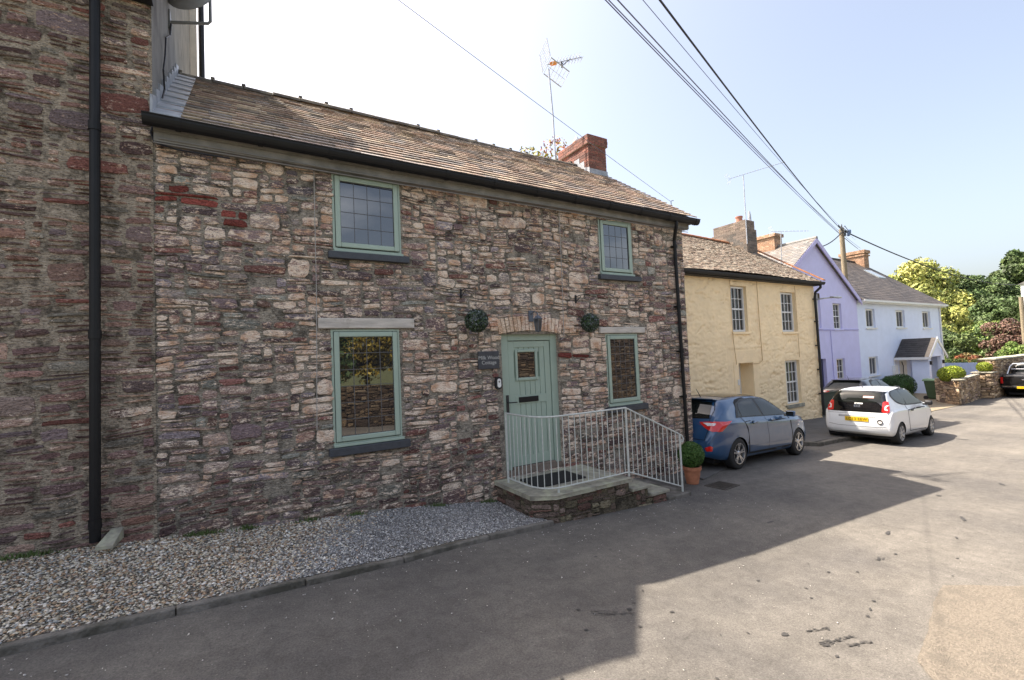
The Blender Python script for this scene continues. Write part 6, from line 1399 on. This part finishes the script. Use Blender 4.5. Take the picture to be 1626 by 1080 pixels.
rw = smoothpoly([(-.54, 1.10), (0, 1.085), (.54, 1.10), (.50, 1.28), (.46, 1.345), (0, 1.36), (-.46, 1.345), (-.50, 1.28)], 3)
wc.panel('rear_window', rw, 'B', M_CGLASS, .008, .04, parent=tg_)
wc.panel('window_sticker', rrect(-.03, 1.055, .19, .03, .005), 'B', M_WHITE, .011, parent=tg_)
wc.panel('window_notice', rrect(-.24, 1.23, .24, .05, .005), 'B', pm('pink_notice', (.70, .38, .30), .6), .0115, parent=tg_)
for sg_ in (-1, 1):
    tl = wc.panel('tail_lamp', [(sg_*.555, .86), (sg_*.565, 1.11), (sg_*.61, 1.13), (sg_*.655, 1.12), (sg_*.70, .98), (sg_*.715, .86), (sg_*.68, .835)][::sg_], 'B', M_RED, .010, .03)
    wc.panel('lamp_lens', [(sg_*.61, .91), (sg_*.612, 1.0), (sg_*.65, 1.035), (sg_*.68, 1.035), (sg_*.68, 1.015), (sg_*.65, 1.0), (sg_*.637, .93), (sg_*.68, .925), (sg_*.68, .905)][::sg_], 'B', M_LAMPW, .012, .03, parent=tl)
# round badge: ring with a V over a W
yb, zb_ = .0, .985
h = wc.cast(yb, zb_, 'B'); x0 = h[0].x-.014
m = MB(); n = 28
ring = [(r_*math.cos(2*math.pi*k/n), r_*math.sin(2*math.pi*k/n)) for r_ in (.075, .062) for k in range(n)]
m._add([(x0, yb+a, zb_+b) for a, b in ring], [(k, (k+1) % n, n+(k+1) % n, n+k) for k in range(n)])
def bar(m, a, b, w_=.012):
    a, b = Vector(a), Vector(b); t = (b-a).normalized(); nn = Vector((-t.y, t.x))*w_/2
    m.poly([(x0-.001, yb+q.x, zb_+q.y) for q in (a-nn, b-nn, b+nn, a+nn)])
for sg_ in (-1, 1):
    bar(m, (sg_*.030, .058), (0, .006)); bar(m, (sg_*.056, .030), (sg_*.026, -.052)); bar(m, (sg_*.026, -.052), (0, .002))
m.build('badge', M_CHROME, wc.root)
m = MB(); m._add([(x0+.003, yb+.063*math.cos(2*math.pi*k/n), zb_+.063*math.sin(2*math.pi*k/n)) for k in range(n)], [tuple(range(n))]); m.build('badge_disc', pm('badge_dark', (.05, .055, .06), .4), wc.root)
wc.strip('hatch_gap', [(-.70, .80), (-.60, .79), (.60, .79), (.70, .80)], 'B', M_GAP, .007, .003)
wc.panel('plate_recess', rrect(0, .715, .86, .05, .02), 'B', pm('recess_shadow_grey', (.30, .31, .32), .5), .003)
wc.strip('bumper_line', [(-.66, .49), (-.45, .455), (.45, .455), (.66, .49)], 'B', M_GAP, .007, .003)
npx = wc.cast(0, .64, 'B')[0].x-.018
m = MB(); m.box(npx, npx+.012, -.27, .27, .585, .70); npl = m.build('number_plate', M_PLATE, wc.root, bevel=.004)
text_mesh('plate_lettering', 'LC13 EEW', M_INK, .098, wc.root, Matrix.Translation((npx-.002, 0, .640)) @ Matrix.Rotation(R(-90), 4, 'Z') @ Matrix.Rotation(R(90), 4, 'X'), font_space=1.12, extrude=.0006)
m = MB(); hx = wc.cast(-.50, .60, 'B')[0].x; m.lathe([(.055, hx-.012), (.06, hx+.02)], 20, (0, 0, 0), axis='z')
m = MB(); hh = wc.cast(-.52, .60, 'B'); n = 20
m._add([(hh[0].x-.02, -.52+.062*math.cos(2*math.pi*k/n), .60+.062*math.sin(2*math.pi*k/n)) for k in range(n)]+[(hh[0].x+.02, -.52+.064*math.cos(2*math.pi*k/n), .60+.064*math.sin(2*math.pi*k/n)) for k in range(n)], [tuple(range(n))]+[(k, (k+1) % n, n+(k+1) % n, n+k) for k in range(n)])
fl = m.build('fog_lamp', M_TRIM, wc.root)
m = MB(); m._add([(hh[0].x-.023, -.525+.045*math.cos(2*math.pi*k/n), .592+.034*math.sin(2*math.pi*k/n)) for k in range(n)], [tuple(range(n))]); m.build('fog_lens', M_LAMPW, fl)
m = MB(); m.tube([(.055, .0, 1.10), (.07, .18, 1.13), (.075, .30, 1.12)], .009, 5); m.build('rear_wiper', M_TRIM, wc.root)
m = MB(); m.tube([(.55, 0, 1.455), (.50, 0, 1.50), (.42, 0, 1.60)], [.012, .008, .004], 6); m.build('roof_aerial', M_TRIM, wc.root)
wc.panel('windscreen', [(2.05, -.50), (2.05, .50), (2.70, .62), (2.78, 0), (2.70, -.62)], 'T', M_CGLASS, .008)
place_car(wc, (14.99, 5.18), (.545, -.80), .045)
# ---------------------------------------------------------------- dark car behind it on the drive
DARK = carpaint('black_car_paint', (.012, .013, .018), .3, .35)
dc = hatchback('parked_car', 'black hatchback on the drive, mostly hidden behind the small white car', DARK, 'cars parked along the street', detail=False)
place_car(dc, (21.6, 8.25), (.79, -.868), .05)
# ---------------------------------------------------------------- black pickup
PK = carpaint('pickup_paint', (.012, .012, .013), .2, .3)
spec = dict(top=[(0, 1.10), (.02, 1.14), (.6, 1.15), (1.50, 1.16), (1.56, 1.25), (1.64, 1.66), (1.80, 1.76), (2.6, 1.80), (3.2, 1.74), (3.6, 1.5), (3.95, 1.24), (4.5, 1.16), (5.0, 1.05), (5.2, .85), (5.25, .6)],
            belt=[(0, 1.06), (1.5, 1.08), (3.9, 1.08), (4.6, 1.02), (5.1, .8), (5.25, .5)], plan=[(0, .84), (.06, .89), (4.3, .90), (4.8, .85), (5.1, .72), (5.25, .5)], zb=[(0, .52), (1, .42), (4.5, .4), (5.25, .5)], tumble=.34)
pk = Car('pickup_truck', 'black pickup truck parked against the high stone wall at the right edge', PK, 5.25, spec, [1.15, 4.35], .37, cat='pickup')
pk.arches(.85)
for x in pk.wheels:
    for sd_ in (-1, 1): pk.wheel(x, sd_, .885)
pk.strip('tailgate_gap', [(-.70, .62), (-.72, 1.08), (.72, 1.08), (.70, .62), (-.70, .62)], 'B', M_GAP, .012, .004)
for sg_ in (-1, 1): pk.panel('tail_lamp', [(sg_*.76, .72), (sg_*.76, 1.04), (sg_*.85, 1.04), (sg_*.86, .72)][::sg_], 'B', M_RED, .008, .03)
m = MB(); m.box(-.10, .06, -.84, .84, .48, .60); m.build('rear_bumper', M_TRIM, pk.root, bevel=.02)
m = MB()
for sg_ in (-1, 1): m.box(-.115, -.10, sg_*.58-.20, sg_*.58+.2, .545, .60)
m.build('bumper_step', M_CHROME, pk.root)
m = MB(); m.box(-.122, -.112, -.26, .26, .47, .585); m.build('number_plate', M_PLATE, pk.root)
m = MB(); m.box(-.035, -.01, -.09, .09, .88, .93); m.build('tailgate_handle', M_CHROME, pk.root, bevel=.008)
m = MB()
for sg_ in (-1, 1): m.tube([(.95, sg_*.80, 1.13), (1.35, sg_*.76, 1.55), (1.50, sg_*.66, 1.70)], .032, 8)
m.tube([(1.50, -.66, 1.70), (1.50, .66, 1.70)], .032, 8); m.tube([(1.40, -.72, 1.42), (1.40, .72, 1.42)], .022, 8); m.build('roll_bar', pm('silver_bar', (.6, .6, .62), .3, metal=.6), pk.root)
pk.panel('rear_window', [(-.62, 1.24), (.62, 1.24), (.56, 1.62), (-.56, 1.62)], 'B', M_CGLASS, .01)
m = MB(); m.box(.03, 1.50, -.80, .80, 1.13, 1.175); m.build('bed_cover', M_TRIM, pk.root, bevel=.015)
for V_ in ('R', 'Lf'):
    pk.panel('side_window', [(1.85, 1.16), (1.90, 1.62), (2.6, 1.70), (3.15, 1.64), (3.6, 1.32), (3.7, 1.16)], V_, M_CGLASS, .008)
place_car(pk, (35.35, 5.72), (1.15, -.885), .0)
# ================================================================ vegetation
M_BARK = pm('bark', (.09, .07, .05), .9, .3, 6, .5, 20, stretch=(3, 3, .5))
M_TLEAF = pm('tree_leaf', (1, 1, 1), .6, .3, .5, attr=True, spec=.25)
def crown(name, rx, rz, cz, n, size, pal, seed, nl=26, droop=0, mat=None):
    """leaf clumps spread through lobes round an uneven centre; returns mesh"""
    g = np.random.default_rng(seed)
    d = g.normal(size=(nl, 3)); d /= np.linalg.norm(d, axis=1)[:, None]; rad = g.uniform(.35, .80, nl)[:, None]
    C0 = d*rad*np.array([rx, rx, rz])+np.array([0, 0, cz]); lr = g.uniform(.16, .36, nl)*rx*(1.0 if nl > 30 else 1.2)
    w_ = lr**2; idx = g.choice(nl, n, p=w_/w_.sum()); e = g.normal(size=(n, 3)); e /= np.linalg.norm(e, axis=1)[:, None]
    e[:, 2] = np.abs(e[:, 2])*np.where(g.uniform(0, 1, n) < .78, 1, -1)
    r2 = lr[idx]*(.70+.36*g.uniform(0, 1, n)**.7); P = C0[idx]+e*r2[:, None]*np.array([1, 1, .85 if rz < rx*1.4 else 1.1])
    if droop: P[:, 2] -= droop*g.uniform(0, 1, n)**2*rz
    nrm = e+g.normal(size=(n, 3))*.6; nrm /= np.linalg.norm(nrm, axis=1)[:, None]
    t = np.cross(nrm, g.normal(size=(n, 3))); t /= np.linalg.norm(t, axis=1)[:, None]; b = np.cross(nrm, t)
    s = size*g.uniform(.5, 1.4, n)[:, None]
    V = np.stack([P-t*s, P-b*s*.55, P+t*s, P+b*s*.55], 1).reshape(-1, 3)
    pal = np.array(pal); lc = g.integers(0, len(pal), nl); c = pal[np.where(g.uniform(0, 1, n) < .6, lc[idx], g.integers(0, len(pal), n))]*g.uniform(.6, 1.35, n)[:, None]
    C = np.ones((n, 4, 4)); C[:, :, :3] = c[:, None, :]
    o = np_mesh(name, V, np.arange(4*n).reshape(-1, 4), mat or M_TLEAF, C.reshape(-1, 4)); return o, C0
def tree(loc, label, h, rx, rz, n, size, pal, seed, group, name='tree', cat='tree', nl=26, droop=0, trunk=True):
    e = empty(name, loc, label, cat, group); cz = h-rz
    o, C0 = crown('crown', rx, rz, cz, n, size, pal, seed, nl, droop); o.parent = e
    if trunk:
        m = MB(); r0 = max(.03*h, .05); m.tube([(0, 0, -.5), (.03*h, 0, h*.25), (0, .02*h, cz)], [r0, r0*.75, r0*.4], 9)
        for k in range(0, len(C0), 3): q = C0[k]; m.tube([(0, 0, h*.25+.05*h*(k % 4)), (q[0]*.5, q[1]*.5, (h*.35+q[2])/2), tuple(q)], [r0*.4, r0*.25, r0*.1], 5)
        t_ = m.build('trunk', M_BARK); t_.parent = e
    return e
GRN = [(.08,.125,.045), (.065,.105,.035), (.105,.15,.05), (.055,.085,.03)]; DKG = [(.06,.09,.03), (.075,.11,.035), (.05,.075,.026), (.095,.125,.04)]; YGN = [(.36,.36,.10), (.28,.31,.085), (.42,.40,.13), (.21,.25,.07)]
LIME = [(.17,.24,.06), (.14,.20,.05), (.22,.28,.07)]; COP = [(.10,.055,.045), (.13,.075,.055), (.075,.042,.036), (.16,.10,.065), (.09,.09,.04)]
# wooded hill
g = np.random.default_rng(77); hx = np.linspace(62, 260, 34); hy = np.linspace(-120, 150, 46)
def hill(x, y): return gz(x)-.05+10*(1/(1+math.exp(-(x-104)/9)))*(.55+.45*math.exp(-((y-22)/60)**2))+2.0*(float(fbm(x*.03, y*.03, 3))-.5)*min(1, (x-62)/25)
V = np.array([[x, y, hill(x, y)] for x in hx for y in hy]); k = len(hy); F = np.array([[i*k+j, (i+1)*k+j, (i+1)*k+j+1, i*k+j+1] for i in range(len(hx)-1) for j in range(k-1)])
tag(np_mesh('hill', V, F, M_EARTH, smooth=True), kind='structure')
def zt(x, y): return hill(x, y) if x > 62 else gz(x)-.03
# willow-like yellow green trees behind the blue house
tree((80, 25.2, zt(80, 25)), 'tall yellow-green tree rising behind the pale blue house roof', 15.2, 5.8, 7.2, 60000, .19, YGN, 1, 'yellow-green trees behind the blue house', nl=130, droop=.12)
tree((76, 30.5, zt(76, 30)), 'yellow-green tree farthest left, showing beside the orange chimney', 13.6, 4.4, 6.0, 34000, .19, YGN, 2, 'yellow-green trees behind the blue house', nl=80, droop=.1)
tree((72, 20.6, zt(72, 20)), 'lower yellow-green tree right beside the corner of the pale blue house', 9.2, 3.0, 4.4, 28000, .15, YGN, 4, 'yellow-green trees behind the blue house', nl=70, droop=.15)
mids = [((84, 19.5), 11.5, 4.0, 'large mid green tree right of the yellow-green trees', GRN), ((86, 14.5), 10.8, 4.2, 'broad mid green tree above the copper-leaved bush', GRN), ((78, 17.2), 8.2, 3.2, 'rounded green tree in front of the wood, left of the lime green one', GRN), ((80, 9.5), 9.5, 4.0, 'green tree near the right edge behind the far pole', GRN)]
for k, ((x, y), h, r, lb, pal) in enumerate(mids): tree((x, y, zt(x, y)), lb, h, r*1.1, h*.47, 32000, .17, pal, 10+k, 'green trees in front of the wood', nl=90)
tree((66, 14.9, zt(66, 15)), 'bright lime green tree behind the copper-leaved bush', 6.0, 2.3, 2.7, 12000, .15, LIME+GRN[:1], 20, None, nl=34)
# wood on the ridge: one built, copies turned and scaled
src = [tree((112, 28.0, hill(112, 28)), 'dark tree on the skyline of the wooded hill', 8.6, 3.9, 3.9, 22000, .22, DKG, 30, 'dark trees of the wood on the hill', nl=70),
       tree((114, 22.5, hill(114, 22.5)), 'dark tree on the skyline of the wooded hill', 8.2, 4.3, 3.6, 22000, .22, DKG+GRN[:1], 31, 'dark trees of the wood on the hill', nl=70)]
def copy_plain(e, loc, rz, s):
    c = e.copy(); COL.objects.link(c); c.location = loc; c.rotation_euler = (0, 0, rz); c.scale = (s, s, s*rnd.uniform(.9, 1.1))
    for ch in e.children: d = ch.copy(); COL.objects.link(d); d.parent = c
    return c
LB = 'dark tree in the wood covering the hill'
for s_ in src: s_['label'] = LB
for row, (x0, ys_) in enumerate([(101, range(8, 44, 4)), (107, range(6, 46, 4)), (117, range(4, 50, 4)), (127, range(2, 54, 5)), (94, range(2, 36, 5)), (138, range(0, 60, 6))]):
    for y in ys_:
        x = x0+rnd.uniform(-2, 2); yy = y+rnd.uniform(-1.5, 1.5)
        copy_plain(src[rnd.randint(0, 1)], (x, yy, hill(x, yy)-.6), rnd.uniform(0, 6.28), rnd.uniform(.72, 1.0) if row != 4 else rnd.uniform(.65, .85))
# taller one at the right edge
tree((100, 18.2, hill(100, 18)), 'tallest dark green tree at the right edge of the skyline', 14.4, 4.6, 6.0, 14000, .3, DKG+GRN[:2], 33, None, nl=40)
# shrubs above the stone wall
def shrub(loc, label, h, r, n, size, pal, seed, cat='bush', name='shrub', grp=None): return tree(loc, label, h, r, h*.48, n, size, pal, seed, grp, name, cat, nl=30, trunk=True)
shrub((58, 11.6, gz(58)), 'copper-leaved bush above the high stone wall', 5.8, 2.1, 15000, .10, COP, 41)
shrub((59, 9.6, gz(58)), 'darker copper-leaved bush behind the far pole at the right edge', 5.2, 2.0, 12000, .10, COP, 42)
shrub((45, 9.2, gz(45)), 'bright green bush directly above the coping behind the pickup', 3.05, 1.3, 12000, .07, LIME+[(.08,.16,.02)], 43)
shrub((45.5, 7.2+.3, gz(45)), 'green bush with yellow tips above the coping at the right edge', 2.7, 1.3, 10000, .07, LIME+[(.2,.2,.03), (.08,.16,.02)], 44)
shrub((45.2, 10.9, gz(45)), 'low green bush above the left end of the high stone wall', 2.0, 1.1, 8000, .06, LIME+YGN[:2], 45)
shrub((46.5, 12.6, gz(46)), 'low lime green hedge bush behind the pale blue fence', 1.9, 1.3, 8000, .06, LIME+YGN[:2], 48)
shrub((51, 12.9, gz(51)), 'rusty red bush behind the pale blue fence beside the porch', 2.4, 1.2, 9000, .08, [(.22,.07,.03), (.16,.06,.03), (.12,.09,.03)], 46)
shrub((56, 15.4, gz(56)), 'dark evergreen bush between the porch and the red bush', 4.2, 2.2, 10000, .12, DKG, 47)
shrub((60, 18.4, gz(56)), 'dark evergreen bush deep in the shade beside the blue house corner', 4.8, 2.4, 10000, .12, DKG, 49)
shrub((64, 12.8, zt(64, 12.5)), 'dense dark green bush behind the copper-leaved bush', 4.6, 2.6, 10000, .14, DKG+GRN, 50)
# plant tops showing over the cottage ridge
tree((10.0, 14.0, -2.6), 'yellow-green tree top showing over the cottage ridge', 11.1, 1.35, 2.0, 1700, .07, [(.30,.30,.06), (.38,.34,.10), (.35,.16,.12)], 61, None, nl=16)
# far pole and white gable glimpsed in the trees
e = empty('utility_pole', (73.6, 14.0, -3.6), 'short weathered pole standing among the trees at the right edge', 'pole'); m = MB(); m.tube([(52.6, 9.95, -3.4), (52.6, 9.95, 3.1)], [.16, .13], 10); m.build('shaft', M_WOODPOLE, e); e.location = (52.6, 9.95, -3.4)
for ch in e.children: ch.matrix_parent_inverse = Matrix.Translation(e.location).inverted()
e = empty('white_cottage', (75, 14.2, -2), 'white gable of a far house just visible among the trees at the right edge', 'house'); m = MB(); m.box(74.4, 80, 11.5, 14.05, -4, 5.75); m.build('wall', pm('white_render', (.75, .74, .72), .8, .05, 2), e); m = MB(); m.prism([(11.3, 5.75), (14.25, 5.75), (12.8, 6.6)], 'x', 74.3, 80.2); m.build('roof', M_RENDER, e)

# ================================================================ across the street (seen in the window panes, throws light back)
e, mb = wall_path([(30, -4.62), (9.5, -4.62)], -3.6, 1.9, 0, 'stone_barn', 'sunlit stone barn across the street mirrored in the small panes', 91); e['category'] = 'building'
mb.col = (.3, .23, .16, .5); mb.quad((9.5, -4.66, -3.3), (9.5, -10, -3.3), (9.5, -10, 1.9), (9.5, -4.66, 1.9)); mb.build('wall', M_ACROSS, e)
m = MB(); m.hexa([(9.3, -4.4, 1.9), (30, -4.4, 1.9), (30, -7.4, 3.9), (9.3, -7.4, 3.9), (9.3, -4.4, 2.0), (30, -4.4, 2.0), (30, -7.4, 4.0), (9.3, -7.4, 4.0)]); m.build('roof', pm('plain_slate', (.09, .085, .085)), e)
e, mb = wall_path([(9.4, -4.62), (-22, -4.62)], -2.8, -.75, 0, 'street_wall', 'low stone wall across the street mirrored in the lower window', 92)
mb.build('stonework', M_ACROSS, e)
m = MB(); x = 1.0
while x < 3.2: m.box(x, x+.1, -6.6, -6.57, -1.9, -.15); x += .17
tag(m.build('picket_fence', M_WHITE), 'white picket fence across the street mirrored in the lower window', 'fence')
for k, (x, y, h, r, pal, lb) in enumerate(((3.0, -11, 4.6, 2.4, GRN, 'green garden tree across the street behind the low wall, nearest the barn'), (-3.5, -12, 5.0, 2.6, DKG, 'dark garden tree across the street, middle of three'), (6.5, -15, 6.0, 2.6, [(.30,.22,.04), (.24,.19,.03), (.36,.28,.06)], 'golden-leaved tree across the street mirrored in the lower window'), (-10, -11, 5.2, 2.8, GRN, 'green garden tree across the street, farthest left'), (12, -16, 6.5, 3, GRN, 'green tree behind the barn across the street'))):
    tree((x, y, gz(x)), lb, h, r, h*.45, 5000, .12, pal, 100+k, 'garden trees across the street', nl=24)
